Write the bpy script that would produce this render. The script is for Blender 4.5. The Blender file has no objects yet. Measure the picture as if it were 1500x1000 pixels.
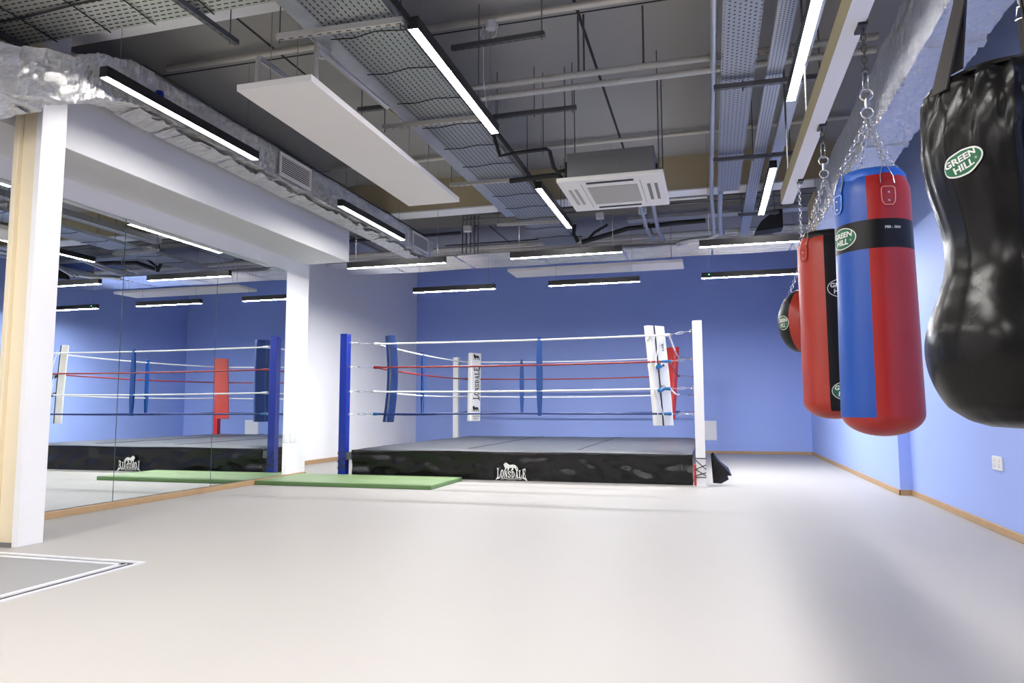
import bpy, bmesh, math, random
from mathutils import Vector, Matrix, noise
random.seed(7)
PI = math.pi
scn = bpy.context.scene
col = scn.collection

# ------------------------------------------------------------------ materials
def newmat(name):
    m = bpy.data.materials.new(name); m.use_nodes = True
    return m, m.node_tree, m.node_tree.nodes['Principled BSDF']
def mat(name, c, rough=.5, metal=0, spec=.5, bump=0, bscale=60, vary=0, vscale=3, coat=0, stretch=None, detail=4):
    m, nt, b = newmat(name)
    b.inputs['Base Color'].default_value = (*c, 1)
    b.inputs['Roughness'].default_value = rough
    b.inputs['Metallic'].default_value = metal
    b.inputs['Specular IOR Level'].default_value = spec
    b.inputs['Coat Weight'].default_value = coat
    if bump or vary:
        tc = nt.nodes.new('ShaderNodeTexCoord'); mp = nt.nodes.new('ShaderNodeMapping')
        nt.links.new(tc.outputs['Object'], mp.inputs[0])
        if stretch: mp.inputs['Scale'].default_value = stretch
    if bump:
        n = nt.nodes.new('ShaderNodeTexNoise'); n.inputs['Scale'].default_value = bscale; n.inputs['Detail'].default_value = detail
        nt.links.new(mp.outputs[0], n.inputs['Vector'])
        bp = nt.nodes.new('ShaderNodeBump'); bp.inputs['Strength'].default_value = bump; bp.inputs['Distance'].default_value = .01
        nt.links.new(n.outputs['Fac'], bp.inputs['Height']); nt.links.new(bp.outputs[0], b.inputs['Normal'])
    if vary:
        n = nt.nodes.new('ShaderNodeTexNoise'); n.inputs['Scale'].default_value = vscale; n.inputs['Detail'].default_value = 5
        nt.links.new(mp.outputs[0], n.inputs['Vector'])
        mx = nt.nodes.new('ShaderNodeMix'); mx.data_type = 'RGBA'
        mx.inputs[6].default_value = tuple(max(0, v*(1-vary)) for v in c) + (1,)
        mx.inputs[7].default_value = tuple(min(1, v*(1+vary)) for v in c) + (1,)
        nt.links.new(n.outputs['Fac'], mx.inputs[0]); nt.links.new(mx.outputs[2], b.inputs['Base Color'])
    return m

class X:                                   # tiny node maths helper
    nt = None
    def __init__(s, o): s.o = o
    def op(s, k, b=0.0):
        n = X.nt.nodes.new('ShaderNodeMath'); n.operation = k
        X.nt.links.new(s.o, n.inputs[0])
        if isinstance(b, X): X.nt.links.new(b.o, n.inputs[1])
        else: n.inputs[1].default_value = b
        return X(n.outputs[0])
def axes(nt, kind='Object'):
    X.nt = nt
    tc = nt.nodes.new('ShaderNodeTexCoord'); sp = nt.nodes.new('ShaderNodeSeparateXYZ')
    nt.links.new(tc.outputs[kind], sp.inputs[0])
    return [X(sp.outputs[i]) for i in range(3)]
def perforated(name, c, along, across, pa, pc, la, lc, round_=False, tint=None):
    m, nt, b = newmat(name)
    b.inputs['Base Color'].default_value = (*c, 1); b.inputs['Metallic'].default_value = .75; b.inputs['Roughness'].default_value = .42
    ax = axes(nt); u = ax[across].op('DIVIDE', pc); v = ax[along].op('DIVIDE', pa)
    row = u.op('FLOOR'); v2 = v.op('ADD', row.op('MULTIPLY', .5))
    du = u.op('FRACT').op('SUBTRACT', .5).op('ABSOLUTE'); dv = v2.op('FRACT').op('SUBTRACT', .5).op('ABSOLUTE')
    if round_:
        a = du.op('MULTIPLY', pc); d = dv.op('MULTIPLY', pa)
        mask = a.op('MULTIPLY', a).op('ADD', d.op('MULTIPLY', d)).op('LESS_THAN', la*la)
    else:
        mask = du.op('LESS_THAN', lc/pc).op('MULTIPLY', dv.op('LESS_THAN', la/pa))
    tr = nt.nodes.new('ShaderNodeBsdfTransparent'); mx = nt.nodes.new('ShaderNodeMixShader')
    nt.links.new(mask.o, mx.inputs[0]); nt.links.new(b.outputs[0], mx.inputs[1]); nt.links.new(tr.outputs[0], mx.inputs[2])
    nt.links.new(mx.outputs[0], nt.nodes['Material Output'].inputs[0])
    return m
def emit(name, c, e):
    m, nt, b = newmat(name)
    b.inputs['Base Color'].default_value = (.8, .8, .8, 1)
    b.inputs['Emission Color'].default_value = (*c, 1); b.inputs['Emission Strength'].default_value = e
    return m

LED = 80.0
M = dict(
    floor=mat('floor_vinyl', (.39, .37, .347), .5, spec=.25, vary=.035, vscale=1.2, stretch=(1, .35, 1)),
    greyfloor=mat('grey_mat_floor', (.27, .265, .265), .6),
    blue=mat('blue_wall_paint', (.345, .455, .87), .55, spec=.3, bump=.05, bscale=180),
    white=mat('white_wall_paint', (.88, .87, .87), .55, spec=.3, bump=.04, bscale=180),
    greywall=mat('grey_wall_paint', (.18, .18, .20), .6),
    cream=mat('cream_steel_paint', (.86, .75, .54), .45),
    beige=mat('beige_board', (.50, .42, .27), .7, vary=.06),
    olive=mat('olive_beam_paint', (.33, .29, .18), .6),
    oak=mat('oak_skirting', (.45, .29, .15), .45, vary=.3, vscale=9, stretch=(6, 1, 20)),
    black=mat('black_metal', (.012, .011, .013), .4),
    steel=mat('galvanised_steel', (.55, .57, .60), .38, .85, vary=.15, vscale=14),
    dsteel=mat('dark_strut_steel', (.16, .16, .17), .45, .7),
    strut=mat('pale_strut_steel', (.62, .60, .55), .45, .4),
    chrome=mat('chain_steel', (.75, .74, .72), .25, 1),
    dchain=mat('blackened_chain', (.07, .065, .06), .4, .8),
    mirror=mat('mirror_glass', (.86, .90, .89), .0, 1),
    glassedge=mat('mirror_edge', (.10, .14, .14), .2),
    trimmetal=mat('aluminium_trim', (.93, .93, .96), .3, .3),
    panel=mat('acoustic_panel', (.83, .80, .76), .8),
    acwhite=mat('ac_plastic', (.82, .80, .76), .45),
    acgrille=mat('ac_grille', (.42, .40, .37), .6),
    acbody=mat('ac_body', (.20, .20, .20), .55, .3),
    rubber=mat('black_insulation', (.012, .012, .013), .75),
    wire=mat('wire_steel', (.35, .34, .33), .4, .8),
    plastic=mat('white_plastic', (.82, .82, .83), .35),
    postblue=mat('blue_post_paint', (.003, .025, .32), .3, coat=.3),
    postwhite=mat('white_post_paint', (.85, .84, .82), .3, coat=.2),
    postred=mat('red_post_paint', (.55, .02, .015), .35),
    ropewhite=mat('white_rope_cover', (.85, .85, .85), .5, bump=.4, bscale=90),
    ropered=mat('red_rope_cover', (.25, .018, .018), .45, bump=.4, bscale=90),
    ropeblue=mat('blue_rope_cover', (.006, .025, .15), .45, bump=.4, bscale=90),
    strapblue=mat('blue_strap_web', (.004, .05, .22), .5),
    tape=mat('blue_tape', (.006, .12, .33), .5),
    blacktape=mat('black_tape', (.01, .01, .012), .5),
    padblue=mat('blue_pad_vinyl', (.006, .032, .155), .38, bump=.3, bscale=9),
    padwhite=mat('white_pad_vinyl', (.78, .77, .73), .4, bump=.25, bscale=9),
    padred=mat('red_pad_vinyl', (.45, .03, .02), .4, bump=.2, bscale=9),
    canvas=mat('ring_canvas', (.06, .064, .076), .5, vary=.3, vscale=5, bump=.3, bscale=14),
    skirt=mat('black_skirt_vinyl', (.006, .0058, .0065), .22, bump=.4, bscale=9, spec=.34),
    logo=mat('printed_white', (.80, .79, .76), .6),
    ink=mat('printed_black', (.012, .012, .012), .6),
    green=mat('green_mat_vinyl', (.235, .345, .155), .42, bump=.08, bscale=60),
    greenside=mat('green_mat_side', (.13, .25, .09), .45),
    bagred=mat('red_bag_vinyl', (.37, .014, .010), .34, bump=.12, bscale=14, spec=.5),
    bagorange=mat('orange_red_bag_vinyl', (.40, .028, .012), .36, bump=.12, bscale=14),
    bagblue=mat('blue_bag_vinyl', (.003, .065, .36), .36, bump=.12, bscale=14),
    lidblue=mat('blue_lid_vinyl', (.02, .12, .52), .42, bump=.2, bscale=12),
    bagblack=mat('black_bag_vinyl', (.008, .0075, .008), .36, bump=.15, bscale=14, spec=.25),
    leather=mat('black_glossy_leather', (.007, .0065, .0062), .24, bump=.10, bscale=22, spec=.2),
    web=mat('black_webbing', (.022, .019, .018), .7),
    redstitch=mat('pale_piping', (.80, .28, .22), .5),
    bluestitch=mat('pale_blue_piping', (.35, .5, .85), .5),
    lgreen=mat('logo_green', (.006, .12, .045), .5),
    led=emit('led_diffuser', (1.0, .975, .95), LED),
    led2=emit('led_diffuser_cross', (.97, .98, 1.0), LED*1.25),
    led3=emit('led_diffuser_rear', (.97, .98, 1.0), LED*5.7),
    ledadded=emit('led_diffuser_added', (1.0, .97, .93), LED*2.9),
    greenled=emit('green_led', (.02, 1, .35), 6),
)
# foil: wrinkled reflective wrap
def foil(name, c, s=1.0, stretch=(1, 1, 1), rough=.2, strength=1.0, scale=7):
    m, nt, b = newmat(name)
    b.inputs['Metallic'].default_value = .85; b.inputs['Roughness'].default_value = rough; b.inputs['Base Color'].default_value = (*c, 1)
    tc = nt.nodes.new('ShaderNodeTexCoord'); mp = nt.nodes.new('ShaderNodeMapping'); mp.inputs['Scale'].default_value = stretch
    nt.links.new(tc.outputs['Object'], mp.inputs[0])
    n = nt.nodes.new('ShaderNodeTexNoise'); n.inputs['Scale'].default_value = scale; n.inputs['Detail'].default_value = 7; n.inputs['Distortion'].default_value = 1.6
    nt.links.new(mp.outputs[0], n.inputs['Vector'])
    v = nt.nodes.new('ShaderNodeTexVoronoi'); v.inputs['Scale'].default_value = scale*1.6; v.feature = 'F1'
    nt.links.new(n.outputs['Color'], v.inputs['Vector'])
    v2 = nt.nodes.new('ShaderNodeMath'); v2.operation = 'ADD'
    nt.links.new(n.outputs['Fac'], v2.inputs[0]); nt.links.new(v.outputs['Distance'], v2.inputs[1])
    bp = nt.nodes.new('ShaderNodeBump'); bp.inputs['Strength'].default_value = strength; bp.inputs['Distance'].default_value = .06*s
    nt.links.new(v2.outputs[0], bp.inputs['Height']); nt.links.new(bp.outputs[0], b.inputs['Normal'])
    return m
M['foil'] = foil('silver_foil', (.90, .89, .87), stretch=(.7, 1.5, .5), scale=14, rough=.15, strength=.5)
M['foilside'] = foil('silver_foil_wrap', (.80, .82, .88), stretch=(.8, 2.2, .4), scale=14, rough=.22, strength=.45)
M['ribfoil'] = mat('ribbed_foil', (.84, .84, .86), .22, .9, bump=.25, bscale=6, stretch=(.3, 12, 8), vary=.12, vscale=4)
M['pipefoil'] = foil('pipe_foil', (.80, .77, .70), stretch=(1, 1, 1), rough=.22, strength=.5, scale=16)
M['tray'] = perforated('slotted_tray', (.40, .42, .44), 1, 0, .050, .046, .016, .0055)
M['trayx'] = perforated('slotted_tray_across', (.66, .67, .62), 0, 1, .058, .044, .019, .006)
M['trayhole'] = perforated('punched_tray', (.35, .38, .44), 1, 0, .052, .036, .0085, 0, True)
M['traynarrow'] = perforated('narrow_slotted_tray', (.48, .51, .58), 1, 0, .030, .026, .007, .005)
# ceiling soffit: grey boards with dark joints where the boards meet
m, nt, b = newmat('grey_ceiling')
ax = axes(nt, 'Object')
sx = ax[0].op('ADD', 4.01).op('DIVIDE', 2.97); sx = sx.op('SUBTRACT', sx.op('ROUND')).op('ABSOLUTE').op('LESS_THAN', .0048)
sy = ax[1].op('SUBTRACT', 5.98).op('DIVIDE', 3.18); sy = sy.op('SUBTRACT', sy.op('ROUND')).op('ABSOLUTE').op('LESS_THAN', .004)
ms = sx.op('MAXIMUM', sy)
tn = nt.nodes.new('ShaderNodeTexNoise'); tn.inputs['Scale'].default_value = .8
tcn = nt.nodes.new('ShaderNodeTexCoord'); nt.links.new(tcn.outputs['Object'], tn.inputs['Vector'])
c0 = nt.nodes.new('ShaderNodeMix'); c0.data_type = 'RGBA'; c0.inputs[6].default_value = (.33, .32, .30, 1); c0.inputs[7].default_value = (.39, .38, .36, 1)
nt.links.new(tn.outputs['Fac'], c0.inputs[0])
mx = nt.nodes.new('ShaderNodeMix'); mx.data_type = 'RGBA'; mx.inputs[7].default_value = (.012, .012, .012, 1)
nt.links.new(ms.o, mx.inputs[0]); nt.links.new(c0.outputs[2], mx.inputs[6]); nt.links.new(mx.outputs[2], b.inputs['Base Color'])
b.inputs['Roughness'].default_value = .7
M['ceiling'] = m

# ------------------------------------------------------------------ mesh helpers
class MB:
    def __init__(s): s.v = []; s.f = []; s.mi = []; s.m = 0
    def add(s, vs, fs):
        o = len(s.v); s.v += [tuple(v) for v in vs]
        s.f += [tuple(i+o for i in f) for f in fs]; s.mi += [s.m]*len(fs); return s
    def box(s, x0, x1, y0, y1, z0, z1, rot=None, c=None):
        vs = [Vector((x, y, z)) for x in (x0, x1) for y in (y0, y1) for z in (z0, z1)]
        if rot is not None:
            c = Vector(c) if c else Vector(((x0+x1)/2, (y0+y1)/2, (z0+z1)/2)); vs = [c+rot @ (v-c) for v in vs]
        return s.add(vs, [(0, 1, 3, 2), (4, 6, 7, 5), (0, 4, 5, 1), (2, 3, 7, 6), (0, 2, 6, 4), (1, 5, 7, 3)])
    def tube(s, pts, r, n=8, cap=True, closed=False):
        P = [Vector(p) for p in pts]; N = len(P); rr = r if isinstance(r, (list, tuple)) else [r]*N
        T = []
        for i in range(N):
            if closed: t = P[(i+1) % N]-P[i-1]
            else: t = P[min(i+1, N-1)]-P[max(i-1, 0)]
            T.append(t.normalized())
        u = Vector((0, 0, 1)) if abs(T[0].z) < .9 else Vector((1, 0, 0))
        u = (u-T[0]*u.dot(T[0])).normalized(); vs = []
        for i in range(N):
            u = (u-T[i]*u.dot(T[i])).normalized(); w = T[i].cross(u)
            for k in range(n):
                a = 2*PI*k/n; vs.append(P[i]+(u*math.cos(a)+w*math.sin(a))*rr[i])
        fs = []
        for i in range(N if closed else N-1):
            j = (i+1) % N
            for k in range(n): fs.append((i*n+k, i*n+(k+1) % n, j*n+(k+1) % n, j*n+k))
        if cap and not closed: fs += [tuple(range(n))[::-1], tuple(range((N-1)*n, N*n))]
        return s.add(vs, fs)
    def cyl(s, a, b, r, n=12): return s.tube([a, b], r, n)
    def lathe(s, prof, c, n=32, fn=None, cap=True):
        vs = []
        for (r, z) in prof:
            for k in range(n):
                a = 2*PI*k/n; rr = r*(fn(a, z) if fn else 1)
                vs.append((c[0]+rr*math.cos(a), c[1]+rr*math.sin(a), z))
        fs = [(i*n+k, i*n+(k+1) % n, (i+1)*n+(k+1) % n, (i+1)*n+k) for i in range(len(prof)-1) for k in range(n)]
        if cap: fs += [tuple(range(n))[::-1], tuple(range((len(prof)-1)*n, len(prof)*n))]
        return s.add(vs, fs)
    def grid(s, nu, nv, fn, flip=False):
        vs = [fn(i/nu, j/nv) for j in range(nv+1) for i in range(nu+1)]
        fs = [(j*(nu+1)+i, j*(nu+1)+i+1, (j+1)*(nu+1)+i+1, (j+1)*(nu+1)+i) for j in range(nv) for i in range(nu)]
        if flip: fs = [f[::-1] for f in fs]
        return s.add(vs, fs)
    def boxsweep(s, P, w, h, seg=.12, amp=.0, fr=3.0, seed=0, nd=5, cap=True):
        """rectangular duct swept along points P (w across, h high), wrinkled by amp"""
        P = [Vector(p) for p in P]; ring = []; L = 0
        path = []
        for i in range(len(P)-1):
            d = P[i+1]-P[i]; n = max(1, int(d.length/seg))
            for k in range(n): path.append(P[i]+d*k/n)
        path.append(P[-1]); N = len(path); vs = []
        prof = []
        for k in range(nd): prof.append((-.5+k/nd, -.5))
        for k in range(nd): prof.append((.5, -.5+k/nd))
        for k in range(nd): prof.append((.5-k/nd, .5))
        for k in range(nd): prof.append((-.5, .5-k/nd))
        n = len(prof)
        for i, p in enumerate(path):
            t = (path[min(i+1, N-1)]-path[max(i-1, 0)]).normalized(); t.z = 0; t.normalize()
            a = Vector((t.y, -t.x, 0))
            for (u, v) in prof:
                q = p+a*u*w+Vector((0, 0, v*h))
                if amp:
                    qq = Vector((q.x, q.y*1.7, q.z*.8))
                    nn = noise.noise_vector(q*fr+Vector((seed, 0, 0)))*amp*.8+noise.noise_vector(qq*fr*3.1)*amp*.45
                    rd = 1-abs(noise.noise(qq*11+Vector((seed, 3, 0))))*3
                    nn = nn+Vector((u, 0, v))*rd*amp*.8+noise.noise_vector(qq*27)*amp*.5
                    q = q+nn
                vs.append(q)
        fs = [(i*n+k, i*n+(k+1) % n, (i+1)*n+(k+1) % n, (i+1)*n+k) for i in range(N-1) for k in range(n)]
        if cap: fs += [tuple(range(n))[::-1], tuple(range((N-1)*n, N*n))]
        return s.add(vs, fs)
    def build(s, name, mats, parent=None, smooth=False, bevel=0, label=None, sub=0):
        if not isinstance(mats, (list, tuple)): mats = [mats]
        off = parent['_o'] if parent is not None else None
        o3 = Vector(off) if off is not None else Vector((0, 0, 0))
        me = bpy.data.meshes.new(name)
        me.from_pydata([tuple(Vector(v)-o3) for v in s.v], [], s.f)
        for mm in mats: me.materials.append(mm)
        if len(mats) > 1:
            for p, i in zip(me.polygons, s.mi): p.material_index = i
        bm = bmesh.new(); bm.from_mesh(me); bmesh.ops.recalc_face_normals(bm, faces=bm.faces); bm.to_mesh(me); bm.free()
        if smooth: me.polygons.foreach_set('use_smooth', [True]*len(me.polygons))
        o = bpy.data.objects.new(name, me); col.objects.link(o)
        if parent is not None: o.parent = parent; o['_o'] = list(o3)
        if bevel:
            b = o.modifiers.new('Bevel', 'BEVEL'); b.width = bevel; b.segments = 2; b.limit_method = 'ANGLE'
            me.polygons.foreach_set('use_smooth', [True]*len(me.polygons))
            if hasattr(me, 'set_sharp_from_angle'): me.set_sharp_from_angle(angle=math.radians(35))
        elif smooth and hasattr(me, 'set_sharp_from_angle'): me.set_sharp_from_angle(angle=math.radians(45))
        if label: o['label'] = label
        return o
def thing(name, label, cat, loc, group=None):
    o = bpy.data.objects.new(name, None); col.objects.link(o); o.location = loc; o['_o'] = list(loc)
    o.empty_display_size = .1; o['label'] = label; o['category'] = cat
    if group: o['group'] = group
    return o
def tag(o, label, cat, group=None):
    o['label'] = label; o['category'] = cat
    if group: o['group'] = group
    return o
def struct(o): o['kind'] = 'structure'; return o
def dup(root, loc, label, group=None):
    r = root.copy(); col.objects.link(r); r.location = loc; r['label'] = label
    if group: r['group'] = group
    for ch in list(root.children):
        c = ch.copy(); col.objects.link(c); c.parent = r
        for g in ch.children:
            d = g.copy(); col.objects.link(d); d.parent = c
    return r
def text_verts(txt, size=1.0, bold=.0, space=1.0):
    """filled text outline, returns (verts2d, faces), width"""
    cu = bpy.data.curves.new('t', 'FONT'); cu.body = txt; cu.size = size; cu.offset = bold; cu.space_character = space; cu.resolution_u = 3
    ob = bpy.data.objects.new('t', cu); col.objects.link(ob)
    dg = bpy.context.evaluated_depsgraph_get(); dg.update()
    me = bpy.data.meshes.new_from_object(ob.evaluated_get(dg))
    v = [(a.co.x, a.co.y) for a in me.vertices]; f = [tuple(p.vertices) for p in me.polygons]
    bpy.data.objects.remove(ob); bpy.data.curves.remove(cu); bpy.data.meshes.remove(me)
    return v, f
def fit_text(txt, x0, x1, y0, y1, bold=.02):
    v, f = text_verts(txt, 1.0, bold)
    ax_, bx = min(p[0] for p in v), max(p[0] for p in v); ay, by = min(p[1] for p in v), max(p[1] for p in v)
    return [(x0+(p[0]-ax_)/(bx-ax_)*(x1-x0), y0+(p[1]-ay)/(by-ay)*(y1-y0)) for p in v], f
def fill_poly(pts):
    bm = bmesh.new(); vs = [bm.verts.new((x, y, 0)) for x, y in pts]
    es = [bm.edges.new((vs[i], vs[(i+1) % len(vs)])) for i in range(len(vs))]
    bmesh.ops.triangle_fill(bm, use_beauty=True, edges=es)
    bm.verts.index_update(); v = [(a.co.x, a.co.y) for a in bm.verts]; f = [tuple(q.index for q in p.verts) for p in bm.faces]
    bm.free(); return v, f

# ------------------------------------------------------------------ camera
cam = bpy.data.objects.new('camera', bpy.data.cameras.new('camera')); col.objects.link(cam)
cam.data.sensor_width = 36; cam.data.lens = 1044.6/1500*36; cam.location = (0, 0, 1.0)
yaw, pitch, roll = .27065, .09386, -.002815
f = Vector((-math.sin(yaw)*math.cos(pitch), math.cos(yaw)*math.cos(pitch), math.sin(pitch)))
r = Vector((math.cos(yaw), math.sin(yaw), 0)); u = r.cross(f)
rr = r*math.cos(roll)+u*math.sin(roll); uu = -r*math.sin(roll)+u*math.cos(roll)
mw = Matrix(((rr.x, uu.x, -f.x, 0), (rr.y, uu.y, -f.y, 0), (rr.z, uu.z, -f.z, 1.0), (0, 0, 0, 1)))
cam.matrix_world = mw; cam.data.clip_start = .05
scn.camera = cam

# ------------------------------------------------------------------ the room
YB = -4.2; YF = 16.55; XR = 2.2; XL = -7.08; XM = -5.95; ZC = 4.5
struct(MB().box(XL-.1, XR+.1, YB-.1, YF+.1, -.12, 0).build('floor', M['floor']))
struct(MB().box(XL-.1, XR+.1, YB-.1, YF+.1, ZC, ZC+.1).build('ceiling', M['ceiling']))
struct(MB().box(XL-.1, XR+.1, YF, YF+.1, 0, ZC).build('wall_back', M['blue']))
struct(MB().box(XR, XR+.1, YB, YF, 0, ZC).build('wall_right', M['blue']))
struct(MB().box(2.07, XR, 9.2, YF, 0, ZC).build('wall_right_projection', M['blue']))
struct(MB().box(XL-.1, XL, 9.67, YF, 0, ZC).build('wall_left', M['white']))
struct(MB().box(XL-.1, XM, YB, 9.67, 0, ZC).build('wall_mirror_side', M['white']))
struct(MB().box(XL-.1, XR+.1, YB-.1, YB, 0, ZC).build('wall_front', M['greywall']))
# dropped white beam over the mirrors
struct(MB().box(XM, -5.23, YB, 9.61, 3.22, 3.95).build('trim_1', M['white'], bevel=.006))
struct(MB().box(XM, XM+.012, 9.07, 9.66, .065, 3.22).build('trim_2', M['white']))
struct(MB().box(XM, XM+.012, YB, 9.07, 3.025, 3.22).build('trim_3', M['white']))
# concrete downstands crossing the ceiling
k = 4
for (y0, y1, z0, ma) in ((4.25, 4.47, 4.0, 'beige'), (9.93, 10.24, 4.0, 'beige'), (11.95, 12.1, 4.28, 'ceiling')):
    x0, x1 = (XM, XR) if y0 < 9.6 else (XL, XR)
    mb = MB().box(x0, x1, y0, y1, z0+.02, ZC); o = struct(mb.build('trim_%d' % k, M[ma])); k += 1
    if ma == 'beige':
        struct(MB().box(x0, x1, y0-.012, y1+.012, z0, z0+.02).build('trim_%d' % k, M['white'])); k += 1
# skirtings
def skirt(name, x0, x1, y0, y1, z1=.062): struct(MB().box(x0, x1, y0, y1, 0, z1).build(name, M['oak'], bevel=.004))
skirt('baseboard_back', XL, 2.07, YF-.018, YF)
skirt('baseboard_right', XR-.018, XR, YB, 9.182)
skirt('baseboard_right_far', 2.052, 2.07, 9.182, YF-.018)
skirt('baseboard_right_return', 2.052, XR, 9.182, 9.2)
skirt('baseboard_left', XL, XL+.018, 9.67, YF-.018, .075)
skirt('baseboard_mirror', XM, XM+.055, YB, 9.64)
# entrance mat well with aluminium trim at the lower left
struct(MB().box(-5.5, -3.72, YB, 3.86, 0, .004).build('floor_mat_well', M['greyfloor']))
mb = MB()
mb.box(-5.6, -3.60, 3.955, 3.98, 0, .008); mb.box(-5.6, -3.68, 3.865, 3.90, 0, .008)
mb.box(-3.625, -3.60, YB, 3.955, 0, .008); mb.box(-3.72, -3.685, YB, 3.90, 0, .008)
struct(mb.build('trim_9', M['trimmetal']))
mb = MB(); mb.box(-5.6, -3.655, 3.915, 3.925, 0, .005); mb.box(-3.665, -3.655, YB, 3.92, 0, .005)
struct(mb.build('trim_10', M['dsteel']))

# steel column beside the mirrors
t = thing('steel_column', 'white-faced steel column with cream sides standing at the left edge', 'column', (-5.04, 4.25, 0))
MB().box(-4.955, -4.9, 4.15, 4.365, 0, ZC).build('front_plate', M['white'], t, bevel=.004, label='white plate facing the room')
mb = MB().box(-5.125, -4.955, 4.185, 4.33, 0, ZC); mb.box(-5.175, -5.125, 4.15, 4.365, 0, ZC)
mb.build('casing', M['cream'], t, bevel=.006, label='cream painted side casing')
MB().box(-5.18, -4.95, 4.144, 4.15, 0, .035).build('base_strip', M['acbody'], t)

# ------------------------------------------------------------------ mirrors
js = [1.55, 3.05, 4.55, 6.065, 7.55, 9.07]
labs = {2: 'mirror panel partly hidden behind the cream column', 3: 'mirror panel just right of the white column', 4: 'middle mirror panel of the three in open view', 5: 'mirror panel at the far end beside the white wall strip', 1: 'mirror panel left of the column'}
for i in range(1, 5):
    y0, y1 = js[i], js[i+1]
    nm = {1: 2, 2: 3, 3: 4, 4: 5}[i]
    t = thing('wall_mirror', {1: 'tall mirror panel mostly hidden left of the cream column', 2: 'tall mirror panel right behind and beside the white column', 3: 'tall middle mirror panel between the two thin vertical joints', 4: 'tall mirror panel at the far end beside the white wall strip'}[i], 'mirror', (XM+.008, (y0+y1)/2, .065), 'frameless mirror panels on the left wall')
    MB().box(XM+.003, XM+.011, y0+.003, y1-.003, .066, 3.02).build('glass', M['glassedge'], t)
    mb = MB(); mb.add([(XM+.0114, y0+.005, .068), (XM+.0114, y1-.005, .068), (XM+.0114, y1-.005, 3.018), (XM+.0114, y0+.005, 3.018)], [(0, 1, 2, 3)])
    mb.build('silvering', M['mirror'], t)

# ------------------------------------------------------------------ pendant LED lights
def make_light(L, axis, zb, ceil, lm, name='linear_pendant_light'):
    """long black extrusion with an emitting strip below, origin at middle of its underside"""
    t = thing(name, '', 'light', (0, 0, 0))
    def bx(mb, a0, a1, b0, b1, z0, z1):
        return mb.box(a0, a1, b0, b1, z0, z1) if axis == 0 else mb.box(b0, b1, a0, a1, z0, z1)
    w = .037; h = .085; mb = MB()
    bx(mb, -L/2, L/2, -w, w, .012, h)
    bx(mb, -L/2, L/2, -w, -w+.004, 0, .012); bx(mb, -L/2, L/2, w-.004, w, 0, .012)
    bx(mb, -L/2, -L/2+.004, -w, w, 0, .012); bx(mb, L/2-.004, L/2, -w, w, 0, .012)
    mb.build('housing', M['black'], t)
    mb = MB(); bx(mb, -L/2+.005, L/2-.005, -w+.005, w-.005, .001, .010); mb.build('diffuser', M[lm], t)
    for s_ in (-1, 1):
        p = s_*L*.42; P0 = (p, 0) if axis == 0 else (0, p)
        mb = MB().cyl((P0[0], P0[1], h), (P0[0], P0[1], ceil-zb), .0022, 5); mb.build('suspension_wire', M['wire'], t)
    return t
G1 = 'linear pendant lights running down the room'
rows = [(-4.35, 'left'), (-1.83, 'middle'), (.70, 'right')]
lab = {(0, 0): 'long black linear light hanging in front of the foil duct near the column', (0, 1): 'black linear light beside the foil duct above the end of the white beam',
       (1, 0): 'long bright linear light beside the slotted cable tray overhead', (1, 1): 'black linear light between cable tray and ceiling air conditioner',
       (2, 0): 'bright linear light running out of the top edge left of the bag beam', (2, 1): 'short-looking linear light near the end of the bag beam'}
LY = make_light(1.88, 1, 3.5, ZC, 'led'); first = True
for i, (x, nme) in enumerate(rows):
    for j, y in enumerate((5.10, 8.68)):
        L_ = lab.get((i, j), 'added linear light out of view in the %s row, %s' % (nme, 'over the camera' if j == 2 else 'behind the camera'))
        if first: LY.location = (x, y, 3.5); LY['label'] = L_; LY['group'] = G1; first = False
        else: dup(LY, (x, y, 3.5), L_, G1)
LN = make_light(1.88, 1, 3.5, ZC, 'ledadded'); first = True  # unseen lights added to brighten the foreground floor
for i, (x, nme) in enumerate(rows):
    for y, w_ in ((1.5, 'over the camera'), (-2.0, 'behind the camera')):
        L_ = 'added linear light out of view in the %s row, %s' % (nme, w_)
        if first: LN.location = (x, y, 3.5); LN['label'] = L_; LN['group'] = G1; first = False
        else: dup(LN, (x, y, 3.5), L_, G1)
for j, (y, z, nme) in enumerate(((9.08, 3.0, 'near'), (11.43, 3.02, 'far'))):
    LX = make_light(1.49, 0, 3.0, ZC, ('led2', 'led3')[j]); first = True
    for i, x in enumerate((-4.21, -1.79, .66)):
        g = 'linear pendant lights across the room, %s row' % nme
        L_ = [['black linear light below the duct over the blue corner post', 'black linear light in front of the ribbed duct over the ring', 'black linear light behind the hanging red and black bag'],
              ['low black linear light crossing the white and blue wall corner', 'low black linear light just under the white acoustic panel', 'low black linear light with a tiny green lamp on it']][j][i]
        if first: LX.location = (x, y, z); LX['label'] = L_; LX['group'] = g; first = False; o = LX
        else: o = dup(LX, (x, y, z), L_, g)
        if (j, i) == (1, 2):
            o['_o'] = [x, y, z]
            MB().lathe([(.001, z+.048), (.009, z+.050), (.009, z+.056), (.001, z+.058)], (x-.63, y-.042), 8).build('indicator_lamp', M['greenled'], o, label='small green indicator lamp')

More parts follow.
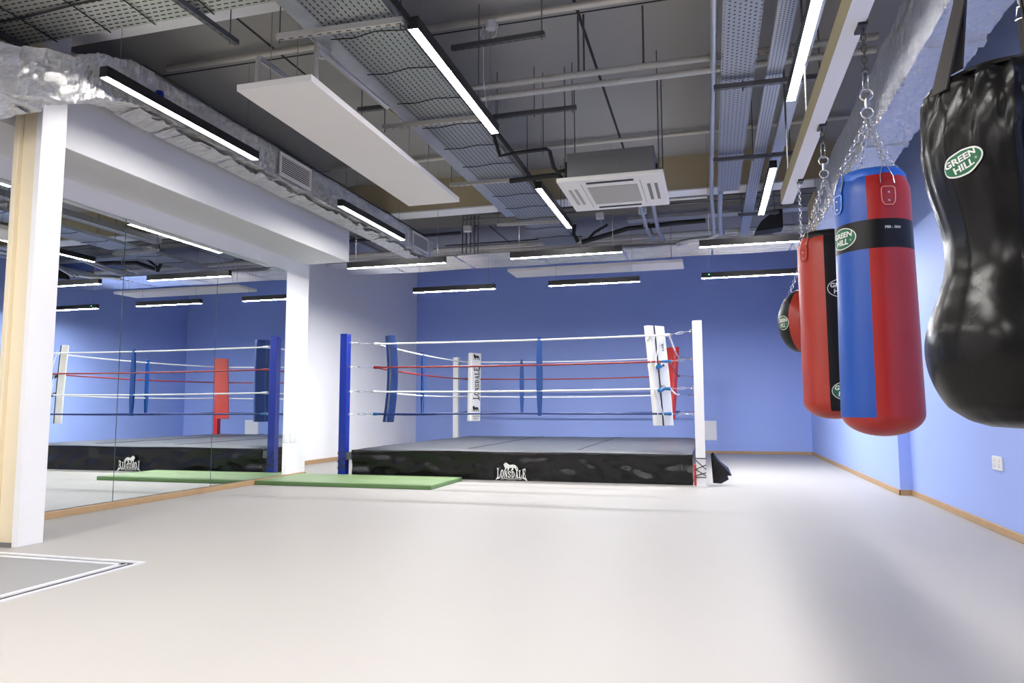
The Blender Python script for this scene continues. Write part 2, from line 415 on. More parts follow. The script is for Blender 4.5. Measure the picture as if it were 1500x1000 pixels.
# ------------------------------------------------------------------ ducts
def grille(mb_parent, x, y0, y1, z0, z1):
    fr = MB(); w = .03
    fr.box(x, x+.02, y0, y1, z0, z0+w).box(x, x+.02, y0, y1, z1-w, z1).box(x, x+.02, y0, y0+w, z0+w, z1-w).box(x, x+.02, y1-w, y1, z0+w, z1-w)
    g = fr.build('vent_grille', M['acwhite'], mb_parent, label='pale louvred air grille')
    mb = MB(); n = 9
    for i in range(n):
        z = z0+w+(i+.5)*(z1-z0-2*w)/n; mb.box(x+.002, x+.016, y0+w, y1-w, z-.004, z+.004, Matrix.Rotation(.5, 3, 'Y'))
    mb.build('louvres', M['acwhite'], g)
    MB().box(x-.002, x+.001, y0+w, y1-w, z0+w, z1-w).build('dark_opening', M['black'], g)
t = thing('foil_duct', 'rectangular duct in wrinkled silver foil along the white beam on the left', 'duct', (-4.9, 8, 3.65))
MB().boxsweep([(-4.89, 11.7, 3.815), (-4.89, 8, 3.815), (-4.89, 5.1, 3.82), (-4.84, 4.7, 3.80)], .36, .33, .036, .014, 4, nd=11).build('straight_run', M['foil'], t)
MB().boxsweep([(-4.85, 4.85, 3.80), (-4.70, 4.25, 3.60), (-4.66, 3.98, 3.42), (-4.80, 3.80, 3.38), (-5.3, 3.80, 3.36), (-5.86, 3.80, 3.35)], .37, .35, .032, .02, 5, 3, nd=12).build('elbow', M['foil'], t)
for (x, y, z, w, h, rz) in ((-4.89, 5.0, 3.82, .39, .36, 0), (-4.89, 6.3, 3.815, .385, .35, 0), (-4.89, 9.1, 3.815, .385, .35, 0), (-4.89, 10.6, 3.815, .385, .35, 0)):
    MB().boxsweep([(x, y-.03, z), (x, y+.03, z)], w, h, .03, .006, 9, nd=6).build('joint_band', M['foil'], t, smooth=True)
MB().boxsweep([(-4.72, 3.79, 3.39), (-4.78, 3.79, 3.39)], .39, .37, .03, .006, 9, nd=6).build('joint_band', M['foil'], t, smooth=True)
grille(t, -4.70, 6.95, 7.62, 3.68, 3.95); grille(t, -4.70, 10.75, 11.45, 3.68, 3.95)
# loose foil flaps hanging under the duct
mb = MB()
for i in range(46):
    y = 4.9+i*.145+random.random()*.05; d = random.uniform(.006, .028); L_ = random.uniform(.12, .3); x0 = -4.72-random.random()*.1
    mb.grid(7, 3, lambda a, b, y=y, d=d, L_=L_, x0=x0: (x0-b*(.34-abs(x0+4.72)), y+a*L_+b*.08, 3.635-math.sin(a*PI)*d*(1.2-b)-.010-.022*abs(noise.noise(Vector((a*4+y*3, b*6, y))))))
mb.build('loose_foil', M['foil'], t)
mb = MB().lathe([(.0, 3.72), (.035, 3.725), (.04, 3.76), (.035, 3.80), (.0, 3.81)], (-4.62, 5.02), 12)
tag(mb.build('blue_valve_wheel', mat('blue_cap', (.003, .025, .22), .4), smooth=True), 'small round blue cap on the foil duct above the left light', 'cap')
tag(MB().tube([(-4.70, 4.9+.5*i, 3.995+.01*math.sin(i*2)) for i in range(14)], .011, 6).build('cable', M['black'], smooth=True), 'thin black line along the top edge of the left foil duct', 'cable')  # black tube drawn for the dark line along the duct top
# right-hand foil duct
t = thing('foil_duct', 'large duct in shredded silver foil running above the punching bags', 'duct', (1.75, 6, 3.3))
MB().boxsweep([(1.53, .2, 3.53), (1.53, 5, 3.53), (1.53, 9.5, 3.53)], .34, .52, .045, .012, 3.3, 5, nd=14).build('straight_run', M['foilside'], t)
mb = MB()
for i in range(110):
    y = 2.2+i*.068; a = random.uniform(.03, .11); b = random.uniform(-.05, .05)
    x = 1.375-random.random()*.01; z = 3.27+random.random()*.03
    mb.add([(x, y, z), (x+.02, y+.02+abs(b), z), (x-a*.35, y+b, z-a*.4), (x-.015, y-.015, z+.06)], [(0, 1, 2), (0, 2, 3)])
o = mb.build('loose_foil', M['foilside'], t); o['kind'] = 'stuff'
for y in (3.1, 4.9, 6.7, 8.5): MB().boxsweep([(1.53, y-.04, 3.53), (1.53, y+.04, 3.53)], .36, .535, .04, .012, 8, nd=8).build('joint_band', M['foilside'], t, smooth=True)
g = MB().box(1.35, 1.38, 9.60, 10.25, 3.30, 3.76).build('end_grille', M['beige'], t, label='beige end grille')
MB().boxsweep([(1.54, 9.5, 3.52), (1.54, 10.3, 3.52)], .33, .48, .08, .02, 5, nd=6).build('end_box', M['foilside'], t, smooth=True)
# ribbed duct crossing in front of the back wall
t = thing('ribbed_duct', 'wide silver ribbed duct crossing the whole room before the blue back wall', 'duct', (-2.4, 12.6, 3.75))
def rib(aa, bb):
    x = XL+.02+aa*(2.05-XL-.02); y = 12.02+bb*1.15
    return (x, y, 3.765+.026*math.sin(bb*2*PI*9)+.006*math.sin(x*3+bb*9))
MB().grid(60, 132, rib).build('ribbed_underside', M['ribfoil'], t, smooth=True)
MB().box(XL+.02, 2.05, 12.02, 13.17, 3.78, 3.88).build('duct_body', M['ribfoil'], t)
mb = MB()
for x in (-5.9, -4.4, -2.9, -1.4, .1, 1.4): mb = MB().box(x-.02, x+.02, 12.01, 13.18, 3.745, 3.885); mb.build('joint_band', M['ribfoil'], t)
mb = MB().cyl((XL+.02, 11.93, 3.87), (2.05, 11.93, 3.87), .045, 12)
tag(mb.build('round_pipe', M['pipefoil'], smooth=True), 'dull silver round pipe along the front of the ribbed duct', 'pipe')

# ------------------------------------------------------------------ cable trays
def tray(name, label, m_, x0, x1, y0, y1, z, lip, axis, group=None):
    t = thing(name, label, 'cable tray', ((x0+x1)/2, (y0+y1)/2, z), group)
    mb = MB().add([(x0, y0, z), (x1, y0, z), (x1, y1, z), (x0, y1, z)], [(0, 1, 2, 3)]); mb.build('perforated_bed', m_, t)
    for s_ in (0, 1):
        if axis == 1: x = (x0, x1)[s_]; mb = MB().box(x-.002, x+.002, y0, y1, z, z+lip)
        else: y = (y0, y1)[s_]; mb = MB().box(x0, x1, y-.002, y+.002, z, z+lip)
        mb.build('side_lip', M['steel'], t)
    mb = MB().box(x0+.012, x1-.012, y0+.01, y1-.01, z+.004, z+.009); o = mb.build('dark_backing', M['black'], t)  # black sheet standing for cables, added so the slots read dark
    return t
t = tray('cable_tray', 'long slotted cable tray running down the middle of the ceiling', M['tray'], -2.60, -2.05, 3.2, 11.5, 3.72, .05, 1)
for j in range(13):      # wire ties across the tray
    y = 3.9+j*.58; MB().tube([(-2.62, y, 3.708), (-2.45, y+.02, 3.704), (-2.25, y-.02, 3.706), (-2.03, y+.03, 3.71)], .0045, 5).build('cable_tie', M['rubber'], t)
for q, (xx, rr_) in enumerate(((-2.50, .018), (-2.44, .015), (-2.33, .02), (-2.26, .014), (-2.15, .018))):
    tag(MB().tube([(xx+.012*math.sin(y*1.7+q), y, 3.732+rr_) for y in [3.2+.4*i for i in range(21)]], rr_, 6).build('cable', M['black'], smooth=True), 'dark cable lying in the slotted middle tray', 'cable', 'cables lying in the middle tray')
tag(MB().tube([(-2.0, y, 3.76+.01*math.sin(y*2)) for y in [3.2+.4*i for i in range(15)]], .022, 8).build('insulated_pipe', M['rubber'], smooth=True), 'black insulated pipe along the right side of the middle tray', 'pipe')
mb = MB().box(-2.86, -2.68, 3.2, 10.0, 3.84, 3.85); mb.box(-2.86, -2.855, 3.2, 10.0, 3.85, 3.93).box(-2.685, -2.68, 3.2, 10.0, 3.85, 3.93)
tag(mb.build('steel_trunking', M['steel']), 'plain grey steel trunking along the left of the middle tray', 'trunking')
t = tray('cable_tray', 'wide slotted cable tray crossing the top left corner', M['trayx'], -5.2, -2.05, 3.45, 4.07, 3.80, .05, 0)
for x in (-4.7, -4.2, -3.8, -3.3): MB().tube([(x, 3.44, 3.79), (x+.02, 3.7, 3.785), (x-.02, 4.08, 3.79)], .005, 5).build('cable_tie', M['rubber'], t)
tag(MB().tube([(-5.15+.25*i, 3.72+.02*math.sin(i), 3.785) for i in range(13)], .009, 6).build('cable', M['black'], smooth=True), 'thin black cable tied along the top left tray', 'cable')
tray('cable_tray', 'short dark slotted tray crossing above the nearest middle light', M['trayx'], -2.05, .1, 3.86, 4.14, 3.80, .05, 0)
tray('cable_tray', 'cable tray punched with round holes right of the long steel conduit', M['trayhole'], .16, .43, 3.0, 9.45, 3.80, .04, 1)
tray('cable_tray', 'narrow slotted tray with a pink tint right of the punched tray', M['traynarrow'], .53, .66, 3.0, 12.2, 3.80, .05, 1)
mb = MB().box(.74, .86, 3.0, 10.6, 3.86, 3.865); mb.box(.74, .744, 3.0, 10.6, 3.865, 3.92).box(.856, .86, 3.0, 10.6, 3.865, 3.92)
tag(mb.build('steel_trunking', M['steel']), 'bluish steel trunking directly left of the right row of lights', 'trunking')
# supporting struts with threaded rods
def strut(p0, p1, label, m_='strut', rods=(0.02, .98), grp=None, h=.041):
    t = thing('support_strut', label, 'strut', p0, grp)
    a = Vector(p0); b = Vector(p1); d = (b-a); L = d.length; d.normalize(); s_ = Vector((-d.y, d.x, 0))*.02
    mb = MB()
    vs = [a-s_, b-s_, b+s_, a+s_]; up = Vector((0, 0, h))
    mb.add(vs+[v+up for v in vs], [(0, 3, 2, 1), (4, 5, 6, 7), (0, 1, 5, 4), (1, 2, 6, 5), (2, 3, 7, 6), (3, 0, 4, 7)])
    n = int(L/.07); low = Vector((0, 0, -.0006)); 
    mb.m = 1
    for i in range(n):
        c = a+d*(i+.5)*L/n; e = d*.018; q = s_*.3
        mb.add([c-e-q+low, c+e-q+low, c+e+q+low, c-e+q+low], [(0, 1, 2, 3)])
    mb.build('channel', [M[m_], M['black']], t)
    for fr in rods:
        c = a+d*L*fr; MB().cyl((c.x, c.y, c.z-.03), (c.x, c.y, ZC), .005, 6).build('threaded_rod', M['dsteel'], t)
    return t
SL = ['pale slotted strut under the middle tray beside the smoke detector', 'pale slotted strut under the middle tray behind the brass valve', 'pale slotted strut under the middle tray left of the air conditioner', 'thin pale strut under the middle tray nearest the ribbed duct']
for y, L_ in zip((4.32, 6.05, 7.88, 9.85), SL): strut((-2.95, y-.02, 3.66), (-1.98, y+.02, 3.66), L_, grp='struts carrying the middle cable tray')
strut((.10, 6.18, 3.73), (1.05, 6.2, 3.73), 'dark strut under the right trays beside the nearer bright light', 'dsteel', (.25, .9))
strut((.10, 8.05, 3.73), (.95, 8.06, 3.73), 'dark strut under the right trays near the farther light', 'dsteel', (.5, .95))
strut((.45, 10.5, 3.73), (1.0, 10.5, 3.73), 'small dark strut under the narrow right tray far back', 'dsteel', (.1, .9))
strut((-3.42, 3.3, 3.74), (-3.38, 4.42, 3.74), 'dark slotted strut hanging down at the right end of the top left tray', 'dsteel', (.05, .93))
strut((-5.0, 3.3, 3.74), (-4.97, 4.14, 3.74), 'dark slotted strut under the left end of the top left tray', 'dsteel', (.05, .5))
strut((-2.1, 5.62, 4.12), (-1.26, 5.60, 4.12), 'dark steel strut above the nearest middle light', 'dsteel', (.3, .97))
strut((-2.1, 6.86, 4.0), (-1.22, 6.86, 4.0), 'dark steel strut over the far end of the nearest middle light', 'dsteel', (.05, .5, .95))
strut((-2.05, 4.16, 3.76), (-1.9, 4.16, 3.76), 'black bracket joining the two trays above the middle light', 'black', (.5,), h=.09)

# ------------------------------------------------------------------ pipes and conduits
def pipe(label, pts, r, m_='pipefoil', name='pipe', cat='pipe', group=None, n=10):
    return tag(MB().tube(pts, r, n).build(name, M[m_], smooth=True), label, cat, group)
pipe('shiny steel conduit running down the ceiling left of the punched tray', [(.10, 3.0, 3.86), (.10, 6.3, 3.86), (.085, 9.7, 3.86), (.10, 10.3, 3.82), (.12, 11.0, 3.62)], .028, 'steel', 'conduit', 'conduit')
pipe('second steel conduit beside the far end of the punched tray', [(.20, 9.45, 3.80), (.20, 10.6, 3.80), (.22, 11.2, 3.66)], .034, 'steel', 'conduit', 'conduit')
for k_, (yy, zz, L_) in enumerate(((5.98, 3.93, 'upper'), (6.06, 3.86, 'lower'))):
    pipe('%s pipe of the bright pair crossing the ceiling' % L_, [(-2.6+.0, yy, zz), (.0, yy, zz), (1.36, yy, zz)], .028, 'pipefoil', group='pair of silver pipes across the ceiling')
for (x, y) in ((-1.05, 6.02), (-1.0, 6.02), (-.48, 6.02)):
    tag(MB().cyl((x, y, 3.97), (x, y, ZC), .009, 6).build('hanger_rod', M['dsteel']), 'threaded rod holding the bright pipe pair', 'rod', 'rods holding the pipe pair')
pipe('pale pipe crossing tight under the near part of the ceiling', [(-5.2, 5.74, 4.43), (2.1, 5.76, 4.43)], .032, 'strut')
pipe('pale pipe crossing tight under the ceiling before the beige downstand', [(-5.2, 8.95, 4.44), (2.1, 8.95, 4.44)], .028, 'strut')
# shiny thin pipe with brass valve
pipe('thin shiny pipe over the right edge of the white acoustic panel', [(-2.98, 4.62, 4.10), (-2.98, 4.72, 3.95), (-2.92, 6.05, 3.90)], .022, 'steel')
t = thing('valve', 'brass valve at the end of the thin shiny pipe by the tray', 'valve', (-2.9, 6.15, 3.9))
MB().cyl((-2.92, 6.05, 3.9), (-2.90, 6.32, 3.9), .022, 8).build('valve_body', mat('brass', (.55, .36, .12), .3, 1), t, smooth=True)
MB().cyl((-2.91, 6.15, 3.92), (-2.91, 6.15, 3.99), .008, 6).lathe([(.0, 3.98), (.03, 3.985), (.03, 3.995), (0, 4.0)], (-2.91, 6.15), 10).build('valve_handle', M['dsteel'], t)
MB().cyl((-2.90, 6.32, 3.9), (-2.88, 6.45, 3.88), .03, 8).build('union_nut', M['chrome'], t)
strut((-3.2, 6.0, 3.85), (-2.8, 6.02, 3.85), 'short grey bracket below the brass valve', 'dsteel', (.1,))
t = thing('hanger_bracket', 'grey tubular bracket standing above the near end of the white acoustic panel', 'bracket', (-2.95, 4.4, 3.4))
for x in (-3.19, -2.70):
    MB().tube([(x, 4.42, 3.36), (x, 4.42, 3.62), (x+.05, 5.5, 3.62)], .022, 8).build('tube', M['strut'], t, smooth=True)
# pipework to the right: drop pipes near ribbed duct
pipe('bent steel conduit hooking down left of the conduits above the ribbed duct', [(.03, 9.82, 3.86), (-.85, 9.82, 3.86), (-.87, 9.84, 3.80), (-.86, 10.9, 3.70), (-.82, 11.5, 3.70)], .025, 'steel', 'conduit', 'conduit')
pipe('second bent conduit just right of the hooking one above the ribbed duct', [(-.70, 9.86, 3.84), (-.70, 10.9, 3.70), (-.66, 11.5, 3.70)], .028, 'steel', 'conduit', 'conduit')
pipe('curved silver pipe above the ribbed duct at the right', [(.25, 11.2, 3.68), (.05, 11.45, 3.66), (-.25, 11.5, 3.66), (-.45, 11.6, 3.64)], .04, 'steel')
for q, (y, z) in enumerate(((11.0, 4.12), (11.0, 4.2))):
    pipe('thin conduit crossing high behind the air conditioner, %s' % ('lower of two' if q == 0 else 'upper of two'), [(-3.9, y, z), (2.0, y, z)], .014, 'dsteel', 'conduit', 'conduit', 'thin conduits crossing behind the air conditioner')
tray('cable_tray', 'thin tray crossing high behind the air conditioner', M['trayx'], -1.2, 2.0, 11.2, 11.42, 3.98, .05, 0)
pipe('thick black insulated hose sweeping down behind the middle light', [(.0, 11.3, 3.91), (-.5, 11.3, 3.90), (-1.2, 11.2, 3.84), (-1.9, 11.0, 3.62)], .038, 'rubber', 'hose', 'hose')
pipe('short black hose curling up at the end of the middle tray', [(-1.95, 10.95, 3.62), (-2.02, 10.95, 3.75), (-2.0, 10.95, 3.9)], .03, 'rubber', 'hose', 'hose')
pipe('thin black hose beside the thick one behind the middle light', [(-1.80, 11.10, 3.70), (-1.7, 11.05, 3.78), (-1.5, 11.1, 3.9)], .022, 'rubber', 'hose', 'hose')
t = thing('duct_shroud', 'black angled duct piece above the ribbed duct left of the bag chains', 'duct', (1.0, 11.2, 3.7))
MB().add([(.72, 11.2, 3.66), (1.12, 11.2, 3.70), (1.12, 11.2, 4.06), (.80, 11.2, 3.80), (.72, 11.5, 3.66), (1.12, 11.5, 3.70), (1.12, 11.5, 4.06), (.80, 11.5, 3.80)], [(0, 1, 2, 3), (7, 6, 5, 4), (0, 4, 5, 1), (1, 5, 6, 2), (2, 6, 7, 3), (3, 7, 4, 0)]).build('sheet_body', M['rubber'], t)
for x in (-4.15, -4.08, -4.0, -3.93, -3.86):
    tag(MB().tube([(x, 11.7, 3.72), (x, 11.7, 4.12), (x+.02, 11.7, 4.5)], .012, 6).build('riser_conduit', M['dsteel']), 'thin upright conduit behind the far duct grille', 'conduit', 'upright conduits behind the far grille')
for x in (-2.95, -2.88, -2.81, -2.74, -2.67, -2.6, -2.53):
    tag(MB().cyl((x, 12.6, 4.0), (x, 12.6, 4.28), .008, 6).build('riser_conduit', M['dsteel']), 'thin dark upright wire left of the middle tray end', 'conduit', 'upright wires left of the middle tray end')
pipe('thin conduit running left above the ribbed duct', [(-4.9, 12.8, 4.16), (-2.2, 12.8, 4.16)], .012, 'dsteel', 'conduit', 'conduit')
pipe('dark pipe running above the ribbed duct in the left bay', [(XL+.02, 12.3, 4.26), (-4.4, 12.3, 4.26)], .03, 'dsteel')
for (x, z, L_) in ((-3.85, 4.0, 'white junction box behind the left duct grille'), (-1.62, 4.05, 'small white sensor box left under the crossing tray'), (-.95, 4.08, 'small white sensor box with a cord under the crossing tray')):
    t = thing('junction_box', L_, 'junction box', (x, 11.1, z)); MB().box(x-.06, x+.06, 11.05, 11.15, z-.05, z+.05).build('box', M['acwhite'], t, bevel=.01)
    MB().tube([(x, 11.1, z-.05), (x+.03, 11.1, z-.12), (x+.01, 11.12, z-.26)], .005, 5).build('cord', M['acwhite'], t)
# plain rods hanging from the ceiling
for x, y, z0 in ((-1.60, 7.0, 3.6), (-1.9, 9.6, 3.7), (-2.25, 7.45, 3.75), (1.06, 6.9, 3.75), (1.2, 4.9, 3.9)):
    tag(MB().cyl((x, y, z0), (x, y, ZC), .004, 5).build('hanger_rod', M['dsteel']), 'thin plain rod hanging from the ceiling boards', 'rod', 'plain rods hanging from the ceiling')
t = thing('ceiling_sensor', 'white sensor with a looped flex hanging beside the nearest middle light', 'sensor', (-1.78, 5.74, 4.36))
MB().lathe([(0, 4.33), (.045, 4.335), (.05, 4.36), (.05, 4.40)], (-1.78, 5.74), 14).build('sensor_head', M['plastic'], t, smooth=True)
MB().tube([(-1.84, 5.72, 4.36), (-1.86, 5.70, 4.27), (-1.80, 5.70, 4.18), (-1.72, 5.70, 4.25), (-1.71, 5.72, 4.36)], .006, 6).build('flex_loop', M['plastic'], t, smooth=True)
MB().tube([(-1.84, 5.72, 4.3), (-1.85, 5.75, 3.9), (-1.83, 5.8, 3.6)], .004, 5).build('flex', M['plastic'], t, smooth=True)
# smoke detector / speaker
t = thing('ceiling_speaker', 'white cylindrical speaker hanging beside the middle tray', 'speaker', (-2.89, 4.82, 3.78))
MB().lathe([(.02, 3.80), (.045, 3.78), (.058, 3.785), (.062, 3.82), (.062, 3.93), (.045, 3.95)], (-2.89, 4.82), 20).build('casing', M['plastic'], t, smooth=True)
MB().lathe([(.0, 3.779), (.022, 3.779), (.022, 3.785)], (-2.89, 4.82), 12).build('cone', M['acgrille'], t)
MB().cyl((-2.89, 4.82, 3.95), (-2.89, 4.82, ZC), .004, 5).build('hanger', M['wire'], t)

# ------------------------------------------------------------------ acoustic panels
def apanel(x0, x1, y0, y1, z, L_, wx, wy):
    t = thing('acoustic_panel', L_, 'acoustic panel', ((x0+x1)/2, (y0+y1)/2, z), 'white hanging acoustic panels')
    MB().box(x0, x1, y0, y1, z, z+.05).build('board', M['panel'], t, bevel=.003)
    for x in wx:
        for y in wy: MB().cyl((x, y, z+.05), (x, y, ZC), .0025, 5).build('suspension_wire', M['wire'], t)
apanel(-3.255, -2.645, 4.27, 7.35, 3.3, 'long white acoustic panel hanging left of the middle cable tray', (-3.15, -2.92), (4.52, 7.1))
apanel(-3.27, -.37, 11.52, 12.12, 3.32, 'white acoustic panel hanging across the back below the ribbed duct', (-3.1, -.55), (11.6, 11.72))

# ------------------------------------------------------------------ ceiling air conditioner
t = thing('air_conditioner', 'square ceiling cassette air conditioner with white face and grey body', 'air conditioner', (-.88, 7.25, 3.2))
MB().box(-1.40, -.37, 6.67, 7.76, 3.20, 3.245).build('face_panel', M['acwhite'], t, bevel=.012)
MB().box(-1.31, -.46, 6.78, 7.66, 3.245, 3.52).build('casing', M['acbody'], t, bevel=.004, label='dark grey sheet metal body')
MB().box(-1.13, -.64, 6.92, 7.50, 3.192, 3.2).build('intake_grille', M['acgrille'], t)
for (x0, x1, y0, y1) in ((-1.12, -.66, 6.76, 6.80), (-1.12, -.66, 7.62, 7.66)):
    MB().box(x0, x1, y0, y1, 3.194, 3.2).build('outlet_slot', M['black'], t)
for (x0, x1, ma) in ((-.545, -.515, 'acbody'), (-.475, -.445, 'acbody'), (-1.33, -1.30, 'acgrille'), (-1.27, -1.24, 'acgrille')):
    MB().box(x0, x1, 6.95, 7.48, 3.194, 3.2).build('outlet_slot', M[ma], t)
for (x0, x1) in ((-.605, -.60), (-1.18, -1.175)): MB().box(x0, x1, 6.8, 7.6, 3.196, 3.2).build('seam_line', M['acgrille'], t)
MB().box(-1.05, -.78, 6.776, 6.78, 3.36, 3.46).build('service_plate', M['acbody'], t, bevel=.002)
MB().box(-.458, -.44, 6.95, 7.05, 3.32, 3.40).build('drain_socket', M['rubber'], t)
MB().box(-1.34, -1.31, 6.82, 6.93, 3.3, 3.45).build('pipe_socket', M['rubber'], t)
for (x, y) in ((-1.36, 6.95), (-.42, 6.85), (-.42, 7.5), (-1.36, 7.5)):
    MB().cyl((x, y, 3.30), (x, y, ZC), .006, 6).box(x-.03, x+.03, y-.02, y+.02, 3.29, 3.31).build('threaded_rod', M['dsteel'], t)
pipe('black insulated pipe bending from tray to the air conditioner side', [(-2.02, 6.55, 3.76), (-1.95, 6.60, 3.50), (-1.80, 6.62, 3.52), (-1.50, 6.70, 3.56), (-1.47, 6.71, 3.54), (-1.45, 6.80, 3.40), (-1.42, 6.86, 3.37), (-1.33, 6.88, 3.39)], .019, 'rubber')
pipe('lower black insulated pipe reaching the air conditioner', [(-2.0, 7.15, 3.42), (-1.6, 7.10, 3.42), (-1.46, 7.10, 3.42), (-1.42, 7.1, 3.36)], .028, 'rubber')

# ------------------------------------------------------------------ steel beam that carries the bags
t = thing('bag_beam', 'white box-section beam overhead that carries the punching bags', 'beam', (.70, 3, 2.8))
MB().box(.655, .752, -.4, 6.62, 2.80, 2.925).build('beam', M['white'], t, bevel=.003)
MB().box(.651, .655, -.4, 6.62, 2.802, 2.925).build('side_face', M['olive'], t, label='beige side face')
for y in (1.0, 3.0, 5.2, 6.45): MB().cyl((.70, y, 2.925), (.70, y, ZC), .008, 6).build('hanger_rod', M['dsteel'], t)
for y in (2.1, 3.56, 4.81, 5.95):
    MB().box(.715, .758, y-.05, y+.05, 2.786, 2.80).box(.752, .760, y-.05, y+.05, 2.80, 2.86).build('bag_bracket', M['black'], t, bevel=.002)

# ------------------------------------------------------------------ chains
def link(mb, c, d, u, L, w, r, n=5):
    """one oval chain link centred c, long axis d, plane (d,u)"""
    pts = []
    for k in range(12):
        a = 2*PI*k/12; x = math.cos(a); y = math.sin(a)
        lx = (L/2-w/2)*(1 if x > .3 else -1 if x < -.3 else x/.3)+x*w/2
        pts.append(c+d*lx+u*y*w/2)
    mb.tube(pts, r, n, closed=True)
def chain(mb, a, b, L=.034, w=.019, r=.0027):
    a = Vector(a); b = Vector(b); d = b-a; n = max(2, int(round(d.length/(L*.76)))); st = d/n; d = d.normalized()
    u = Vector((0, 1, 0)) if abs(d.y) < .8 else Vector((1, 0, 0)); u = (u-d*u.dot(d)).normalized(); v = d.cross(u)
    for i in range(n): link(mb, a+st*(i+.5), d, u if i % 2 else v, st.length*1.32, w, r)
def ring_(mb, c, R, r, ax='y'):
    pts = []
    for k in range(18):
        a = 2*PI*k/18; pts.append((c[0]+R*math.cos(a), c[1], c[2]+R*math.sin(a)) if ax == 'y' else (c[0], c[1]+R*math.cos(a), c[2]+R*math.sin(a)))
    mb.tube(pts, r, 8, closed=True)

# ------------------------------------------------------------------ round emblem printed on bags
def emblem(parent, surf, w=.15, h=.10, tilt=0, cols=('lgreen', 'logo', 'logo'), small=False, nm='emblem'):
    """surf(u,v,e) -> world point on the bag surface at e above it"""
    ct, st = math.cos(tilt), math.sin(tilt)
    def S(u, v, e): return surf(u*ct-v*st, u*st+v*ct, e)
    def disc(a, b, e):
        mb = MB(); nr, n = 6, 32; vs = [S(0, 0, e)]
        for i in range(1, nr+1):
            for k in range(n): q = 2*PI*k/n; vs.append(S(a*i/nr*math.cos(q), b*i/nr*math.sin(q), e))
        fs = [(0, 1+k, 1+(k+1) % n) for k in range(n)]
        for i in range(nr-1):
            for k in range(n): fs.append((1+i*n+k, 1+(i+1)*n+k, 1+(i+1)*n+(k+1) % n, 1+i*n+(k+1) % n))
        return mb.add(vs, fs)
    o = disc(w/2, h/2, .0016).build(nm, M[cols[1]], parent, smooth=True)
    disc(w/2-.004, h/2-.004, .0024).build('emblem_field', M[cols[0]], o, smooth=True)
    mb = MB()
    for (s_, x0, x1, y0, y1) in (('GREEN', -.40, .36, .04, .30), ('HILL', -.24, .26, -.30, -.03)):
        v, f_ = fit_text(s_, x0*w, x1*w, y0*h, y1*h, .03)
        mb.add([S(p[0]+p[1]*.12, p[1], .0032) for p in v], f_)
    v, f_ = fit_text('®', .29*w, .35*w, -.17*h, -.08*h, .0); mb.add([S(p[0], p[1], .0032) for p in v], f_)
    mb.build('emblem_lettering', M[cols[2]], o)
    return o

